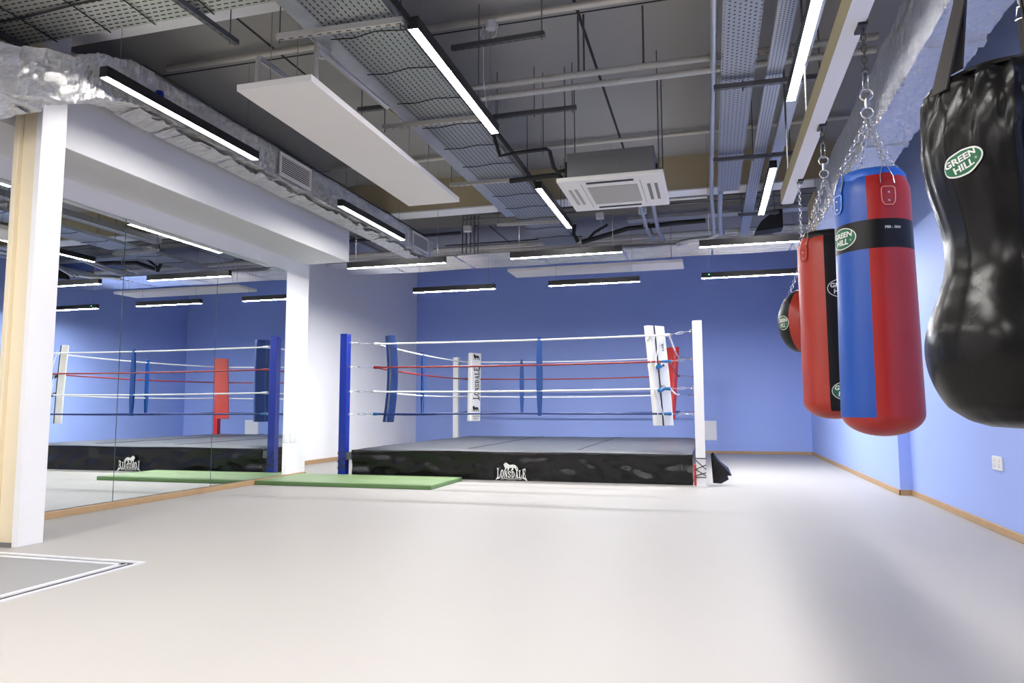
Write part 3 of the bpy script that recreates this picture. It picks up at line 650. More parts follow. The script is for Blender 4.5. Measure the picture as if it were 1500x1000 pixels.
# ------------------------------------------------------------------ cylindrical punching bags
def bag(cx, cy, R, z0, z1, wedges, label, topm, capz, strapang, ringz, apex, chainm, mats, name='punching_bag', lobes=.0, bandz=None, botm=None, botz=None, lid=None, piping=None, bulge=.0):
    t = thing(name, label, 'punching bag', (cx, cy, z0), 'hanging punching bags')
    H_ = z1-z0
    def rad(z):
        s_ = (z-z0)/H_; e = min(1, max(0, (z-z0))/(R*.62)); r_ = R*math.sqrt(max(.0004, 1-(1-e)**2)) if e < 1 else R
        r_ *= 1+bulge*(.35-s_)
        if z > z1-.05: r_ *= 1-.09*((z-(z1-.05))/.05)**2
        return r_
    prof_z = [z0+R*.62*(1-math.cos(k/10*PI/2)) for k in range(0, 10)]+[z0+R*.62+(z1-z0-R*.62)*k/26 for k in range(27)]
    n = 48
    def wr(a, z): return 1+.010*noise.noise(Vector((math.cos(a)*2.2, math.sin(a)*2.2, z*3.3+cx*9)))+.004*noise.noise(Vector((math.cos(a)*6, math.sin(a)*6, z*9)))
    # panels: consecutive wedges of the barrel
    for (a0, a1, ma, nm, za, zb) in wedges:
        zs = [za]+[z for z in prof_z if za < z < zb]+[zb]; m_ = max(3, int((a1-a0)/(2*PI)*n)); mb = MB(); vs = []
        for z in zs:
            for k in range(m_+1):
                a = a0+(a1-a0)*k/m_; r_ = rad(z)*wr(a, z); vs.append((cx+r_*math.cos(a), cy+r_*math.sin(a), z))
        fs = [(i*(m_+1)+k, i*(m_+1)+k+1, (i+1)*(m_+1)+k+1, (i+1)*(m_+1)+k) for i in range(len(zs)-1) for k in range(m_)]
        mb.add(vs, fs).build(nm, M[ma], t, smooth=True)
    # lid
    mb = MB(); rt = rad(z1)
    mb.lathe([(rt*1.0, z1-.012), (rt*1.01, z1+.006), (rt*.985, z1+.024), (rt*.90, z1+.040), (rt*.7, z1+.046), (rt*.4, z1+.042), (.003, z1+.038)], (cx, cy), 64, fn=lambda a, z: 1+.014*math.sin(a*11+z*60)+.012*math.sin(a*5+1))
    mb.build('lid', M[topm], t, smooth=True)
    # strap tabs with wire loops and rivets, then the chains to a ring
    def S(a, zz, e): r_ = rad(zz)*wr(a, zz)+e; return Vector((cx+r_*math.cos(a), cy+r_*math.sin(a), zz))
    for (a, tm, pm) in strapang:
        hw = .030/R; L_ = .15
        out = []
        def ctr(k): return k
        mb = MB()
        def tabp(u_, v_, e):
            zz = z1+.004-v_*L_; 
            wv = hw*(1 if v_ < .8 else math.sqrt(max(.05, 1-((v_-.8)/.2)**2*.7)))
            return S(a+(u_*2-1)*wv, min(zz, z1), e)+Vector((0, 0, max(0, zz-z1)))
        mb.grid(6, 12, lambda u_, v_: tabp(u_, v_, .006)); mb.grid(6, 12, lambda u_, v_: tabp(u_, v_, .002))
        tb = mb.build('strap_tab', M[tm], t, smooth=True)
        edge = [tabp(0, v_/10, .007) for v_ in range(5, 11)]+[tabp(u_/6, 1, .007) for u_ in range(1, 6)]+[tabp(1, v_/10, .007) for v_ in range(10, 4, -1)]
        MB().tube(edge+[tabp(u_/6, .45, .007) for u_ in range(5, 0, -1)], .0022, 5, closed=True).build('piping', M[pm], tb, smooth=True)
        for v_ in (.6, .85):
            c = S(a, z1-v_*L_, .009); e_ = Vector((math.cos(a), math.sin(a), 0)); MB().tube([c-e_*.004, c+e_*.001, c+e_*.003], [.005, .005, .002], 8).build('rivet', M['chrome'], tb, smooth=True)
        top = Vector((cx+math.cos(a)*R*.80, cy+math.sin(a)*R*.80, z1+.065))
        pA = S(a-hw, z1-.01, .006); pB = S(a+hw, z1-.01, .006)
        MB().tube([S(a-hw, z1-.05, .008), pA, top, pB, S(a+hw, z1-.05, .008)], .0026, 6).build('wire_loop', M['chrome'], t, smooth=True)
        mb = MB(); chain(mb, top, (cx, cy, apex), .034, .020, .0028); mb.build('side_chain', M['chrome'] if chainm != 'dchain' else M['dchain'], t, smooth=True)
    mb = MB(); ring_(mb, (cx, cy, apex+.028), .026, .0045); ring_(mb, (cx, cy, apex+.115), .028, .0045); mb.cyl((cx, cy, apex+.05), (cx, cy, apex+.095), .010, 10)
    mb.build('swivel', M['chrome'] if chainm != 'dchain' else M['dchain'], t, smooth=True)
    mb = MB(); link(mb, Vector((cx, cy, apex+.18)), Vector((0, 0, 1)), Vector((1, 0, 0)), .10, .024, .0032, 6); mb.build('carabiner', M['chrome'], t, smooth=True)
    mb = MB(); chain(mb, (cx, cy, apex+.215), (cx, cy, 2.79), .036, .021, .003); mb.build('top_chain', M['dchain'], t, smooth=True)
    return t, rad, wr, S
TAU = 2*PI
cam_a = lambda cx, cy: math.atan2(-cy, -cx)      # bearing from a bag towards the place one looks from
# blue / red bag with a black band
cx, cy, R = .745, 3.56, .168; z0, z1 = .872, 2.035; A = cam_a(cx, cy)
b0 = A-.13           # edge between blue and red as seen
W = []
for (za, zb) in ((z0+.085, 1.70), (1.83, z1)):
    W += [(b0-PI, b0, 'bagblue', 'blue_panel', za, zb), (b0, b0+PI, 'bagred', 'red_panel', za, zb)]
W += [(0, TAU, 'bagblack', 'black_band', 1.70, 1.83), (0, TAU, 'bagred', 'red_base', z0, z0+.085)]
t, rad, wr, S = bag(cx, cy, R, z0, z1, W, 'blue and red punching bag with a black band round its upper part', 'lidblue', 0, [(A+.42, 'bagred', 'redstitch'), (A-1.02, 'bagblue', 'bluestitch'), (A+PI+.4, 'bagred', 'redstitch'), (A+PI-1.0, 'bagblue', 'bluestitch')], 0, 2.35, 'chrome', None, bulge=.09)
def surf(a0, zc): return lambda u_, v_, e: S(a0+u_/R, zc+v_, e)
emblem(t, surf(A-.90, 1.765), .155, .098)
v, f_ = fit_text('PBR - 5041', -.035, .035, -.006, .006, .02)
MB().add([S(A+.50+p[0]/R, 1.79+p[1], .003) for p in v], f_).build('small_print', M['logo'], t)
# red / black bag behind it
cx, cy, R = .738, 4.81, .178; z0, z1 = .93, 2.055; A = cam_a(cx, cy)
W = [(A-1.9, A-.12, 'bagorange', 'red_panel', z0+.05, z1), (A-.12, A+1.6, 'bagblack', 'black_panel', z0+.05, z1), (A+1.6, A+TAU-1.9, 'bagorange', 'red_panel', z0+.05, z1), (0, TAU, 'bagorange', 'red_base', z0, z0+.05)]
t, rad, wr, S = bag(cx, cy, R, z0, z1, W, 'tall red and black punching bag hanging partly behind the blue and red one', 'bagblack', 0, [(A-.85, 'bagorange', 'bagorange'), (A+.55, 'bagblack', 'acbody'), (A+2.3, 'bagorange', 'bagorange'), (A-2.4, 'bagorange', 'bagorange')], 0, 2.46, 'dark', None)
def surf(a0, zc): return lambda u_, v_, e: S(a0+u_/R, zc+v_, e)
emblem(t, surf(A+.36, 1.72), .15, .11, 0, ('bagblack', 'logo', 'logo'))
emblem(t, surf(A+.36, 1.10), .15, .11, 0)
# pear shaped red / black bag
cx, cy = .725, 5.95; A = cam_a(cx, cy)
t = thing('speed_ball', 'small pear-shaped red and black bag hanging farthest along the beam', 'punching bag', (cx, cy, 1.42), 'hanging punching bags')
pz = [(.004, 1.42), (.05, 1.425), (.10, 1.45), (.145, 1.495), (.178, 1.56), (.195, 1.63), (.198, 1.69), (.19, 1.745), (.170, 1.80), (.135, 1.855), (.10, 1.895), (.075, 1.91)]
def prad(z):
    for i in range(len(pz)-1):
        if pz[i][1] <= z <= pz[i+1][1]:
            q = (z-pz[i][1])/(pz[i+1][1]-pz[i][1]); return pz[i][0]*(1-q)+pz[i+1][0]*q
    return pz[0][0] if z < pz[0][1] else pz[-1][0]
def S2(a, z, e): r_ = prad(z)+e; return Vector((cx+r_*math.cos(a), cy+r_*math.sin(a), z))
for j in range(6):
    a0 = A-.62+j*TAU/6; mb = MB(); mb.grid(8, 24, lambda u_, v_, a0=a0: S2(a0+u_*TAU/6, 1.42+v_*.49, 0))
    mb.build('gore_panel', M['bagorange'] if j % 2 == 0 else M['bagblack'], t, smooth=True)
MB().lathe([(.078, 1.905), (.06, 1.92), (.003, 1.922)], (cx, cy), 24).build('cap', M['bagblack'], t, smooth=True)
emblem(t, lambda u_, v_, e: S2(A-.92+u_/.19, 1.655+v_, e), .12, .11)
for a in (A-1.4, A+.15, A+1.7, A+3.2):
    p = S2(a, 1.895, .002); mb = MB(); chain(mb, p, (cx-.0, cy, 2.17), .03, .018, .0024); mb.build('side_chain', M['chrome'], t, smooth=True)
    mb = MB(); mb.grid(4, 6, lambda u_, v_, a=a: S2(a+(u_-.5)*.30*(1-v_*.3), 1.905-v_*.075, .004)); tb = mb.build('strap_tab', M['bagorange'], t, smooth=True)
mb = MB(); ring_(mb, (cx, cy, 2.195), .024, .004); mb.build('swivel', M['chrome'], t, smooth=True)
mb = MB(); chain(mb, (cx, cy, 2.215), (cx, cy, 2.79), .034, .02, .0027); mb.build('top_chain', M['chrome'], t, smooth=True)

# big black uppercut bag in front at the right edge
cx, cy = .77, 2.085; A = cam_a(cx, cy)
t = thing('uppercut_bag', 'huge glossy black hourglass-shaped bag hanging at the right edge', 'punching bag', (cx, cy, .95), 'hanging punching bags')
hp = [(.004, .945), (.07, .948), (.125, .965), (.172, 1.0), (.202, 1.06), (.216, 1.12), (.215, 1.18), (.199, 1.24), (.178, 1.30), (.163, 1.35), (.158, 1.40), (.161, 1.45), (.173, 1.51), (.187, 1.57), (.196, 1.63), (.199, 1.70), (.198, 1.77), (.194, 1.82), (.184, 1.838)]
def hrad(z):
    if z <= hp[0][1]: return hp[0][0]
    for i in range(len(hp)-1):
        if hp[i][1] <= z <= hp[i+1][1]:
            q = (z-hp[i][1])/(hp[i+1][1]-hp[i][1]); p1, p2 = hp[i][0], hp[i+1][0]
            p0 = hp[max(i-1, 0)][0]; p3 = hp[min(i+2, len(hp)-1)][0]
            return .5*(2*p1+(p2-p0)*q+(2*p0-5*p1+4*p2-p3)*q*q+(3*p1-p0-3*p2+p3)*q**3)
    return hp[-1][0]
SEAMS = [A-.62+.0, A+.15, A+1.3, A+2.6, A-2.0]
def wr3(a, z):
    d = 0
    up = max(0, min(1, (z-1.42)/.25)); 
    p = Vector((math.cos(a)*3.1, math.sin(a)*3.1, z*2.0))
    d += up*.008*noise.noise(p*1.7)+up*.009*noise.noise(Vector((math.cos(a)*9, math.sin(a)*9, z*3.2+5)))
    d += up*.004*math.sin(a*15+6*math.sin(z*9))*max(0, min(1, (z-1.6)/.2))
    lo = max(0, 1-abs(z-1.18)/.3); s_ = abs(math.atan2(math.sin(a-SEAMS[1]), math.cos(a-SEAMS[1])))
    d += -.006*math.exp(-(s_/.035)**2)+lo*.0013*math.sin(z*170)*math.exp(-(s_/.11)**2)
    d += .004*noise.noise(p*1.2)
    return d
def S3(a, z, e): r_ = hrad(z); r_ = r_+wr3(a, z)*min(1, r_/.1)+e; return Vector((cx+r_*math.cos(a), cy+r_*math.sin(a), z))
mb = MB(); mb.grid(150, 150, lambda u_, v_: S3(A+PI+u_*TAU, .945+v_*.893, 0)); mb.build('leather_body', M['leather'], t, smooth=True)
MB().lathe([(.188, 1.832), (.17, 1.850), (.08, 1.856), (.003, 1.857)], (cx, cy), 40, fn=lambda a, z: 1+.03*math.sin(a*8)*.5).build('lid', M['leather'], t, smooth=True)
MB().tube([S3(SEAMS[1], 1.02+.36*i/24, .0005) for i in range(25)], .0015, 5).build('seam', M['bagblack'], t, smooth=True)
emblem(t, lambda u_, v_, e: S3(A-.52+u_/.205, 1.605+v_, e+.004), .105, .062, .32)
for a, lean in ((A-.72, 0), (A+.45, 1), (A+1.5, 0), (A+2.7, 0)):
    hw = .026/.2; e_ = Vector((math.cos(a), math.sin(a), 0)); s_ = Vector((-math.sin(a), math.cos(a), 0))*.025
    base = S3(a, 1.80, .006); top = Vector((cx, cy, 2.07))+e_*.125; bin_ = Vector((cx, cy, 1.86))+e_*.16
    mb = MB()
    for (p0, p1, o_) in ((base, top, 0), (bin_, top, .01)):
        q = [p0-s_, p0+s_, top+s_*.75, top-s_*.75]; k_ = e_*.003
        mb.add([v_-k_ for v_ in q]+[v_+k_ for v_ in q], [(0, 1, 2, 3), (7, 6, 5, 4), (0, 4, 5, 1), (1, 5, 6, 2), (2, 6, 7, 3), (3, 7, 4, 0)])
    mb.build('carry_strap', M['web'], t)
    mb = MB(); mb.tube([top+s_*.9-Vector((0, 0, .004)), top+s_*.7+Vector((0, 0, .03)), top-s_*.7+Vector((0, 0, .03)), top-s_*.9-Vector((0, 0, .004))], .003, 6, closed=True); mb.build('wire_loop', M['chrome'], t, smooth=True)
    mb = MB(); chain(mb, top+Vector((0, 0, .03)), (cx, cy, 2.30), .034, .02, .003); mb.build('side_chain', M['chrome'], t, smooth=True)
mb = MB(); ring_(mb, (cx, cy, 2.33), .028, .0045); mb.build('swivel', M['chrome'], t, smooth=True)
mb = MB(); chain(mb, (cx, cy, 2.35), (cx, cy, 2.79), .036, .021, .003); mb.build('top_chain', M['dchain'], t, smooth=True)

# ------------------------------------------------------------------ boxing ring
LION = [(550, 310), (575, 285), (600, 262), (625, 262), (650, 285), (685, 310), (700, 325), (750, 315), (800, 308), (845, 325), (885, 365), (915, 410), (910, 470), (895, 475), (895, 415), (870, 380), (862, 390), (880, 430), (900, 470), (868, 475), (850, 430), (810, 390), (790, 410), (800, 440), (770, 470), (725, 465), (750, 440), (765, 400), (700, 400), (690, 430), (680, 468), (635, 465), (655, 440), (640, 400), (612, 430), (600, 465), (565, 460), (590, 430), (585, 390), (560, 350)]
def lion(x0, x1, y0, y1):
    v, f_ = fill_poly([((x-550)/365, (478-y)/216) for x, y in LION])
    return [(x0+a*(x1-x0), y0+b_*(y1-y0)) for a, b_ in v], f_
def arc2(cx_, cy_, ro, ri, yo, yi, a0, a1, n=14):
    """quads of a thick elliptic arc: outer radii ro, yo, inner radii ri, yi"""
    q = []
    for k in range(n):
        a, b = a0+(a1-a0)*k/n, a0+(a1-a0)*(k+1)/n
        q.append([(cx_+ro*math.cos(a), cy_+yo*math.sin(a)), (cx_+ro*math.cos(b), cy_+yo*math.sin(b)), (cx_+ri*math.cos(b), cy_+yi*math.sin(b)), (cx_+ri*math.cos(a), cy_+yi*math.sin(a))])
    return q
def rc(x0, x1, y0, y1): return [(x0, y0), (x1, y0), (x1, y1), (x0, y1)]
SLAB = dict(
    L=[rc(.14, .42, 0, 1), rc(0, .56, .88, 1), rc(0, 1, 0, .13), rc(.84, 1, 0, .40)],
    O=arc2(.5, .5, .5, .21, .52, .36, 0, 2*PI, 24),
    N=[rc(.08, .26, 0, 1), rc(-.02, .34, 0, .11), rc(-.02, .2, .89, 1), rc(.76, .92, 0, 1), rc(.64, 1.02, .89, 1), [(.06, 1), (.36, 1), (.94, 0), (.66, 0)]],
    S=arc2(.5, .73, .46, .17, .27, .13, .25, 1.5*PI, 14)+arc2(.5, .27, .46, .17, .27, .13, -.95*PI, .5*PI, 14)+[rc(.80, .95, .66, .98), rc(.05, .2, .02, .36)],
    D=[rc(.10, .38, 0, 1), rc(0, .42, 0, .12), rc(0, .42, .88, 1)]+arc2(.40, .5, .6, .32, .5, .37, -.5*PI, .5*PI, 14),
    A=[[(.12, 0), (.30, 0), (.52, 1), (.40, 1)], [(.40, 1), (.64, 1), (.96, 0), (.66, 0)], rc(.28, .74, .24, .36), rc(0, .40, 0, .10), rc(.58, 1.04, 0, .10)],
    E=[rc(.12, .40, 0, 1), rc(0, .9, .87, 1), rc(0, .96, 0, .13), rc(.40, .72, .44, .57), rc(.78, .92, .66, 1), rc(.84, .98, 0, .36), rc(.64, .74, .36, .66)])
def bow_text(txt, w, h, k=.55, bold=.02):
    """slab lettering, tall at both ends and low in the middle; spans -w/2..w/2, base at 0"""
    vs, fs = [], []; n = len(txt); wl = w/n
    def put(poly):
        o_ = len(vs)
        for (x, y) in poly: q = (2*x/w)**2; vs.append((x, h*(.60+.40*q)*y - h*.10*q))
        fs.append(tuple(range(o_, o_+len(poly))))
    for i, ch in enumerate(txt):
        for poly in SLAB[ch]: put([(-w/2+wl*(i+.06+.88*x), y) for x, y in poly])
    put([(-w/2-.05*w, -.10), (-w/2+.10*w, -.02), (-w/2+.08*w, .08), (-w/2+.01*w, .08)])
    put([(w/2-.08*w, -.02), (w/2+.06*w, -.16), (w/2+.01*w, .10), (w/2-.06*w, .08)])
    for k_ in range(12):
        a, b = -.36*w+k_*.06*w, -.36*w+(k_+1)*.06*w; put([(a, -.14), (b, -.14), (b, -.08), (a, -.08)])
    return vs, fs
PX0, PX1, PY0, PY1, PZ = -5.16, -.26, 9.72, 14.80, .425
t = thing('ring_platform', 'low black boxing ring platform with a dark canvas top and vinyl skirt', 'ring platform', ((PX0+PX1)/2, (PY0+PY1)/2, 0))
MB().box(PX0+.04, PX1-.04, PY0+.04, PY1-.04, .0, PZ-.06).build('frame', M['black'], t)
mb = MB(); 
def can(u_, v_):
    x = PX0+u_*(PX1-PX0); y = PY0+v_*(PY1-PY0); e = min(u_, 1-u_, v_, 1-v_)
    return (x, y, PZ-.045*math.exp(-e*55)+.006*noise.noise(Vector((x*1.5, y*1.5, 0))))
mb.grid(80, 80, can); mb.build('canvas', M['canvas'], t, smooth=True)
mb = MB()
for x in (-3.4, -1.8): mb.tube([(x+.004*math.sin(y*4), y, PZ+.004+.006*noise.noise(Vector((x*1.5, y*1.5, 0)))) for y in [PY0+.15+.25*i for i in range(20)]], .0035, 4)
mb.build('canvas_seam', M['ink'], t)
def skirtgrid(ax_, c, a0, a1, sgn, name='skirt_panel'):
    mb = MB()
    def fn(u_, v_):
        s_ = a0+(a1-a0)*u_; z = .004+(PZ-.03)*v_
        d = (.020*noise.noise(Vector((s_*2.3, z*5, c)))+.018*noise.noise(Vector((s_*5, z*9, c+3)))+.010*noise.noise(Vector((s_*14+z*9, z*16, c)))+.022*(.5-abs(noise.noise(Vector((s_*3.2+z*3, z*4-s_*1.3, c+9)))*2)))*(1-.6*abs(2*v_-1))+.018
        d += .012*math.exp(-((v_-.93)/.06)**2)-.004
        zz = z+.004*math.sin(s_*3)
        if v_ == 0: zz = .003
        return (s_, c+sgn*d, zz) if ax_ == 0 else (c+sgn*d, s_, zz)
    mb.grid(120, 14, fn)
    o = mb.build(name, M['skirt'], t, smooth=True)
    return o
sk = skirtgrid(0, PY0-.006, PX0-.01, PX1+.01, -1)
skirtgrid(0, PY1, PX0, PX1, 1); skirtgrid(1, PX0, PY0, PY1, -1); skirtgrid(1, PX1, PY0, PY1, 1)
yl = PY0-.048
v, f_ = bow_text('LONSDALE', .42, .15, bold=.05); mb = MB().add([(-2.70+p[0], yl-(i//4 % 11)*.0003, .045+p[1]) for i, p in enumerate(v)], f_)
v, f_ = fit_text('LONDON', -.07, .07, 0, .012, .0); mb.add([(-2.70+p[0], yl, .012+p[1]) for p in v], f_)
v, f_ = lion(-.112, .10, .138, .252); mb.add([(-2.70+p[0], yl, p[1]) for p in v], f_)
mb.build('printed_crest', M['logo'], sk, label='white printed lion crest and lettering')
MB().box(PX0-.17, PX0-.02, 9.70, 9.84, .25, .36).build('corner_bracket', M['dsteel'], t)
for k_, (dx, dz, w_) in enumerate(((.05, .0, .2), (.09, .05, .16))):     # loose triangular flaps beyond the right post
    mb = MB(); mb.add([(.0+dx*.2, 9.72, .43-dz), (.07+dx*.6, 9.80, .02+dz*2), (.15+dx, 9.86, .07+dz), (.11+dx, 9.9, .22), (.0, 9.86, .02), (-.02, 9.84, .40)], [(0, 1, 2, 3), (0, 4, 1), (0, 5, 4)])
    mb.build('loose_flap', M['skirt'], t)
# corner posts
POST = {'FL': (-5.33, 9.74), 'FR': (-.145, 9.58), 'BL': (-5.43, 14.95), 'BR': (-.24, 14.96)}
ROPEC = {'FL': (-4.99, 10.04), 'FR': (-.53, 9.99), 'BR': (-.60, 14.58), 'BL': (-5.08, 14.62)}
RZ = [2.005, 1.64, 1.265, .925]
inf = {'FL': ('postblue', 'blue square ring post at the front left corner of the ring'), 'FR': ('postwhite', 'white square ring post at the front right corner of the ring'), 'BL': ('postwhite', 'white square ring post at the back left behind the lettered pad'), 'BR': ('postred', 'red ring post at the back right, seen in the mirror')}
for kk, (px_, py_) in POST.items():
    ma, L_ = inf[kk]; t = thing('ring_post', L_, 'ring post', (px_, py_, 0), 'corner posts of the ring')
    MB().box(px_-.06, px_+.06, py_-.06, py_+.06, .012, 2.13).build('post', M[ma], t, bevel=.005)
    MB().box(px_-.085, px_+.085, py_-.085, py_+.085, 0, .012).build('base_plate', M[ma], t)
    MB().box(px_-.062, px_+.062, py_-.062, py_+.062, 2.13, 2.137).build('cap', M[ma], t)
    sx_ = 1 if 'L' in kk else -1; sy_ = 1 if 'F' in kk else -1
    for z in RZ:
        mb = MB(); ring_(mb, (px_+sx_*.075, py_, z+.0), .016, .004, 'y'); mb.build('eye_bolt', M['chrome'], t, smooth=True)
    mb = MB(); w = .066      # cross lacing that ties the skirt round the post
    for (za, zb) in ((.36, .36), (.34, .22), (.22, .14), (.12, .12)):
        mb.tube([(px_-w, py_-w, za), (px_+w, py_-w, zb)], .006, 5)
        if za != zb: mb.tube([(px_-w, py_-w, zb), (px_+w, py_-w, (za+zb)/2)], .006, 5)
    if kk in ('FL', 'FR'): mb.build('lacing', M['ink'], t)
    if kk == 'FR': MB().box(px_-.085, px_-.062, py_-.066, py_+.05, .02, .28).build('red_edge_strip', M['postred'], t)
# turnbuckles
CN = {'FL': 'front left blue post', 'FR': 'front right white post', 'BL': 'back left white post', 'BR': 'back right red post'}
LV = ['topmost', 'second from top', 'third from top', 'lowest']
for kk in POST:
    px_, py_ = POST[kk]; rx, ry = ROPEC[kk]; sx_ = 1 if 'L' in kk else -1
    for i, z in enumerate(RZ):
        a = Vector((px_+sx_*.09, py_, z)); b_ = Vector((rx, ry, z)); d = (b_-a); b_ = a+d*.93; d = b_-a; L = d.length; dn = d.normalized()
        t = thing('turnbuckle', 'steel turnbuckle, %s on the %s' % (LV[i], CN[kk]), 'turnbuckle', tuple(a), 'turnbuckles at the ring corners')
        sd = Vector((0, 0, 1))
        m0, m1 = a+d*.30, a+d*.72; mb = MB()
        for s_ in (-1, 1): mb.tube([m0, m0+dn*.03+sd*.013*s_, m1-dn*.03+sd*.013*s_, m1], .0042, 6)
        mb.build('turnbuckle_frame', M['chrome'], t, smooth=True)
        MB().tube([a+dn*.005+sd*.012, a+dn*-.012, a+dn*.005-sd*.012, a+dn*.03, m0+dn*.05], .0042, 6).build('hook', M['chrome'], t, smooth=True)
        MB().tube([m1-dn*.05, b_-dn*.04, b_-dn*.01+sd*.016, b_+dn*.012, b_-dn*.01-sd*.016, b_-dn*.035], .0042, 6).build('eye_screw', M['chrome'], t, smooth=True)
# ropes: one loop per level
RN = [('ropewhite', 'white ring rope at the top level'), ('ropered', 'red ring rope at the second level'), ('ropewhite', 'white ring rope at the third level'), ('ropeblue', 'dark blue ring rope at the lowest level')]
order = ['FL', 'FR', 'BR', 'BL']
for i, z in enumerate(RZ):
    ma, L_ = RN[i]; t = thing('ring_rope', L_, 'ring rope', (-2.8, 12.3, z), 'four ring ropes')
    pts = []
    for q in range(4):
        a = Vector((*ROPEC[order[q]], z)); b_ = Vector((*ROPEC[order[(q+1) % 4]], z)); 
        if i == 3 : pass
        for s_ in range(12):
            u_ = s_/12; p = a.lerp(b_, u_); p.z -= math.sin(u_*PI)*(.015 if q == 0 else .03) + (.0 if q == 0 else .0)
            if i == 3 and q == 0: p.z += .022*(1-abs(u_-.5)*2)
            pts.append(p)
    MB().tube(pts, .0135, 8, closed=True).build('rope', M[ma], t, smooth=True)
    for q in order:
        a = Vector((*ROPEC[q], z)); b2 = Vector((*ROPEC[order[(order.index(q)+1) % 4]], z)); d = (b2-a).normalized(); e_ = a-d*0
        b3 = Vector((*ROPEC[order[(order.index(q)-1) % 4]], z)); d2 = (b3-a).normalized()
        MB().tube([a+d*.10, a+d*.02, a, a+d2*.02, a+d2*.10], [.017, .022, .024, .022, .017], 8).build('taped_corner', M['tape'] if (q == 'FR' and i in (1, 2)) or (q == 'BL' and i == 3) or i == 3 else M[ma], t, smooth=True)
# vertical rope ties
def tie(x, y, ax_, L_):
    mb = MB(); zt, zb = 2.03, .90; n = 16
    def W_(v_): return .022+.022*math.sin(v_*PI)
    for s_ in (-1, 1):
        def fn(u_, v_, s_=s_):
            w = (u_-.5)*2*W_(v_); z = zt+(zb-zt)*v_; o_ = s_*(.016+.004*math.sin(v_*3*PI))
            return (x+w, y+o_, z) if ax_ == 0 else (x+o_, y+w, z)
        mb.grid(4, n, fn)
    for (z, q) in ((zt, 0), (zb, 1)):
        w = W_(q)
        mb.box(x-(w if ax_ == 0 else .017), x+(w if ax_ == 0 else .017), y-(.017 if ax_ == 0 else w), y+(.017 if ax_ == 0 else w), z-.004, z+.004)
    o = mb.build('rope_tie', M['strapblue'], smooth=False); tag(o, L_, 'strap', 'blue straps tying the ropes together')
tie(-2.37, 10.015, 0, 'blue vertical strap tying the front ropes at mid span')
tie(-3.84, 14.6, 0, 'blue vertical strap tying the back ropes right of the lettered pad')
tie(-5.03, 12.05, 1, 'blue vertical strap tying the left side ropes near the front')
tie(-.565, 12.3, 1, 'blue vertical strap tying the right side ropes, hidden by the white pad')
# corner pads
def pad(kk, ma, L_, w=.30, th=.11, z0=.76, z1=2.2, lean=(0, 0), bend=0, turn=0, off=.235):
    rx, ry = ROPEC[kk]; px_, py_ = POST[kk]; d = Vector((rx-px_, ry-py_, 0)).normalized()
    d = Matrix.Rotation(turn, 3, 'Z') @ d; s_ = Vector((-d.y, d.x, 0)); c = Vector((rx, ry, 0))+d*off
    t = thing('corner_pad', L_, 'corner pad', (c.x, c.y, z0), 'corner pads of the ring')
    def P(u_, v_, q):      # u across, v up, q depth (1 = face to the ring middle)
        z = z0+(z1-z0)*v_; b_ = bend*math.sin(v_*PI); l_ = (v_-.5)
        return c+s_*(u_*w/2+lean[0]*l_)+d*((q-.5)*th+b_+lean[1]*l_)+Vector((0, 0, z))
    mb = MB(); n = 14
    ringp = [(-1, .12), (-1, .88), (-.92, 1), (0, 1.04), (.92, 1), (1, .88), (1, .12), (.92, 0), (0, -.02), (-.92, 0)]; m_ = len(ringp)
    vs = [P(a, j/n, b_) for j in range(n+1) for a, b_ in ringp]
    fs = [(j*m_+k_, j*m_+(k_+1) % m_, (j+1)*m_+(k_+1) % m_, (j+1)*m_+k_) for j in range(n) for k_ in range(m_)]+[tuple(range(m_)), tuple(range(n*m_, (n+1)*m_))]
    mb.add(vs, fs).build('cover', M[ma], t, smooth=True, bevel=.006)
    return t, P
t, P = pad('FL', 'padblue', 'blue curved corner pad beside the blue post', bend=.05, lean=(.0, .02), z0=.80, z1=2.14, w=.27)
MB().tube([P(.2, v_/10, -.06) for v_ in range(0, 11)], .014, 6).build('tie_strap', M['strapblue'], t)
mb = MB()
for j in range(4): mb.tube([P(.35, .40+j*.055, 1.04), P(.8, .45+j*.055, 1.03)], .006, 5)
mb.build('stitched_rib', M['padblue'], t)
t, P = pad('FR', 'padwhite', 'white corner pad at the front right, turned away with a black edge strip', lean=(.09, .05), bend=-.01, z0=.76, z1=2.15, w=.29)
MB().tube([P(.35, v_/10, -.07) for v_ in range(0, 11)], .010, 6).build('black_edge_strip', M['blacktape'], t)
for v_ in (.6, .37): MB().tube([P(-.3, v_, -.1), P(.1, v_+.01, -.3), P(.6, v_-.01, -.5), P(.9, v_-.02, -.7)], [.018, .03, .03, .02], 8).build('tape_knot', M['blacktape'], t, smooth=True)
for v_ in (.59, .36): MB().tube([P(.5, v_, -.75), P(.9, v_-.01, -.9), P(1.2, v_-.02, -1.1)], [.03, .035, .02], 8).build('blue_tape_knot', M['tape'], t, smooth=True)
mb = MB(); v, f_ = fit_text('DALE', -.1, .1, -.03, .03, .02)
MB().add([P(-.45+p[1]*4, .78-p[0]*.35, -.045) for p in v], f_).build('rear_lettering', M['ink'], t)
mb = MB()
for (a, b_) in (((0, .95), (1.6, .5)), ((1.6, .5), (.9, .08)), ((.6, .9), (1.9, .62)), ((1.9, .6), (1.6, .1))): mb.tube([P(a[0], a[1], -.5), P(b_[0], b_[1], -1.2)], .004, 5)
mb.build('lace_cord', M['ropewhite'], t)
t, P = pad('BR', 'padred', 'red corner pad at the back right behind the white pad', lean=(.05, -.1), z0=.78, z1=2.2, w=.31)
t, P = pad('BL', 'padwhite', 'white corner pad with black lion crest and lettering at the back left', lean=(.05, -.02), z0=.74, z1=2.19, w=.30, turn=.30)
fl = lambda x, z, e=1.07: P(x, z, e)
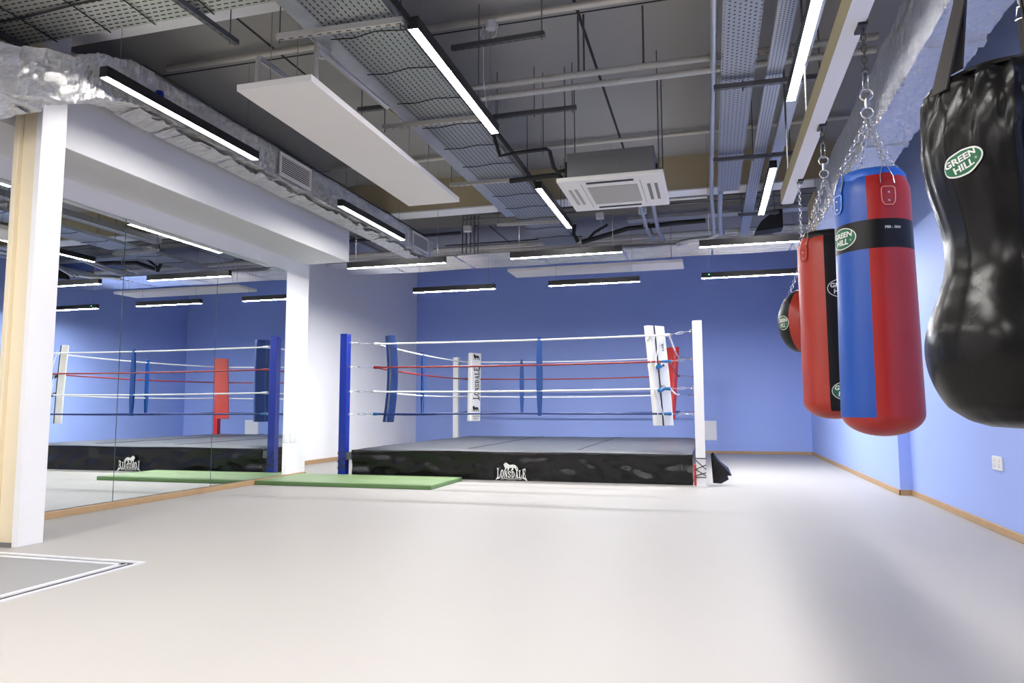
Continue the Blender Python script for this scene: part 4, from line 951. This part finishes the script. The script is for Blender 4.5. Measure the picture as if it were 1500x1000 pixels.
mb = MB(); v, f_ = bow_text('LONSDALE', .69, .165, .5, .035)
H_ = 1.45
mb.add([fl((-.05+p[1]*0+0)+(-(p[1]-.07))/.15*1.15, .55+p[0]/H_, 1.06+(i//4 % 11)*.003) for i, p in enumerate(v)], f_)
for (za, zb) in ((.895, .985), (.135, .225)):
    v, f_ = lion(-.68, .62, za, zb); mb.add([fl(p[0], p[1], 1.06) for p in v], f_)
v, f_ = fit_text('LONDON', -.7, .7, .058, .082, .01); mb.add([fl(p[0], p[1], 1.06) for p in v], f_)
v, f_ = fit_text('BOXING', -.5, .5, .025, .045, .01); mb.add([fl(p[0], p[1], 1.06) for p in v], f_)
mb.build('printed_crest', M['ink'], t, label='black printed lettering and lions')

# ------------------------------------------------------------------ green mat
t = thing('floor_mat', 'thin green exercise mat lying in front of the ring', 'mat', (-4.6, 8.95, 0))
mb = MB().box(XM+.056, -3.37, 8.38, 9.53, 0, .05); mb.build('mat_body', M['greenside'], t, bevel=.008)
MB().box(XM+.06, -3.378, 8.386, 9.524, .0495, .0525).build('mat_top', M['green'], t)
# ------------------------------------------------------------------ sockets and wall panel
def plate(name, L_, x, y0, y1, z0, z1, sgn, sw=2):
    t = thing(name, L_, 'socket', (x, (y0+y1)/2, z0))
    MB().box(min(x, x+sgn*.012), max(x, x+sgn*.012), y0, y1, z0, z1).build('face_plate', M['plastic'], t, bevel=.003)
    for i in range(sw):
        yc = y0+(i+.5)*(y1-y0)/sw; xx = x+sgn*.012
        MB().box(min(xx, xx+sgn*.004), max(xx, xx+sgn*.004), yc-.012, yc+.012, z1-.045, z1-.022).build('switch', M['acwhite'], t)
        mb = MB()
        for (dy, dz) in ((0, .045), (-.012, .028), (.012, .028)): mb.box(min(xx, xx+sgn*.0008), max(xx, xx+sgn*.0008), yc+dy-.003, yc+dy+.003, z0+dz-.004, z0+dz+.004)
        mb.build('socket_holes', M['ink'], t)
plate('wall_socket', 'white double socket low on the right blue wall', XR, 6.49, 6.69, .50, .61, -1)
plate('wall_socket', 'white double socket on the wall strip, nearer the blue post', XM+.012, 9.24, 9.40, .52, .65, 1)
plate('wall_socket', 'white single plate on the wall strip, nearer the mirror', XM+.012, 9.09, 9.19, .52, .65, 1, 1)
t = thing('access_panel', 'square white access panel low on the blue back wall', 'panel', (-.10, YF, .29))
MB().box(-.30, .11, YF-.015, YF, .29, .72).build('frame', M['plastic'], t, bevel=.003)
MB().box(-.28, .09, YF-.019, YF-.015, .31, .70).build('door', M['white'], t, bevel=.002)

# ------------------------------------------------------------------ world and view
w = bpy.data.worlds.new('world'); scn.world = w; w.use_nodes = True
w.node_tree.nodes['Background'].inputs[0].default_value = (.8, .85, 1, 1); w.node_tree.nodes['Background'].inputs[1].default_value = .05
scn.view_settings.view_transform = 'Standard'; scn.view_settings.look = 'None'; scn.view_settings.gamma = 1
scn.view_settings.use_curve_mapping = False; scn.view_settings.exposure = 0.18
scn.cycles.use_denoising = True
scn.cycles.max_bounces = 10; scn.cycles.diffuse_bounces = 6; scn.cycles.glossy_bounces = 5; scn.cycles.transparent_max_bounces = 12
scn.cycles.sample_clamp_indirect = 6; scn.cycles.caustics_reflective = False
for o in list(bpy.data.objects):
    if '_o' in o: del o['_o']
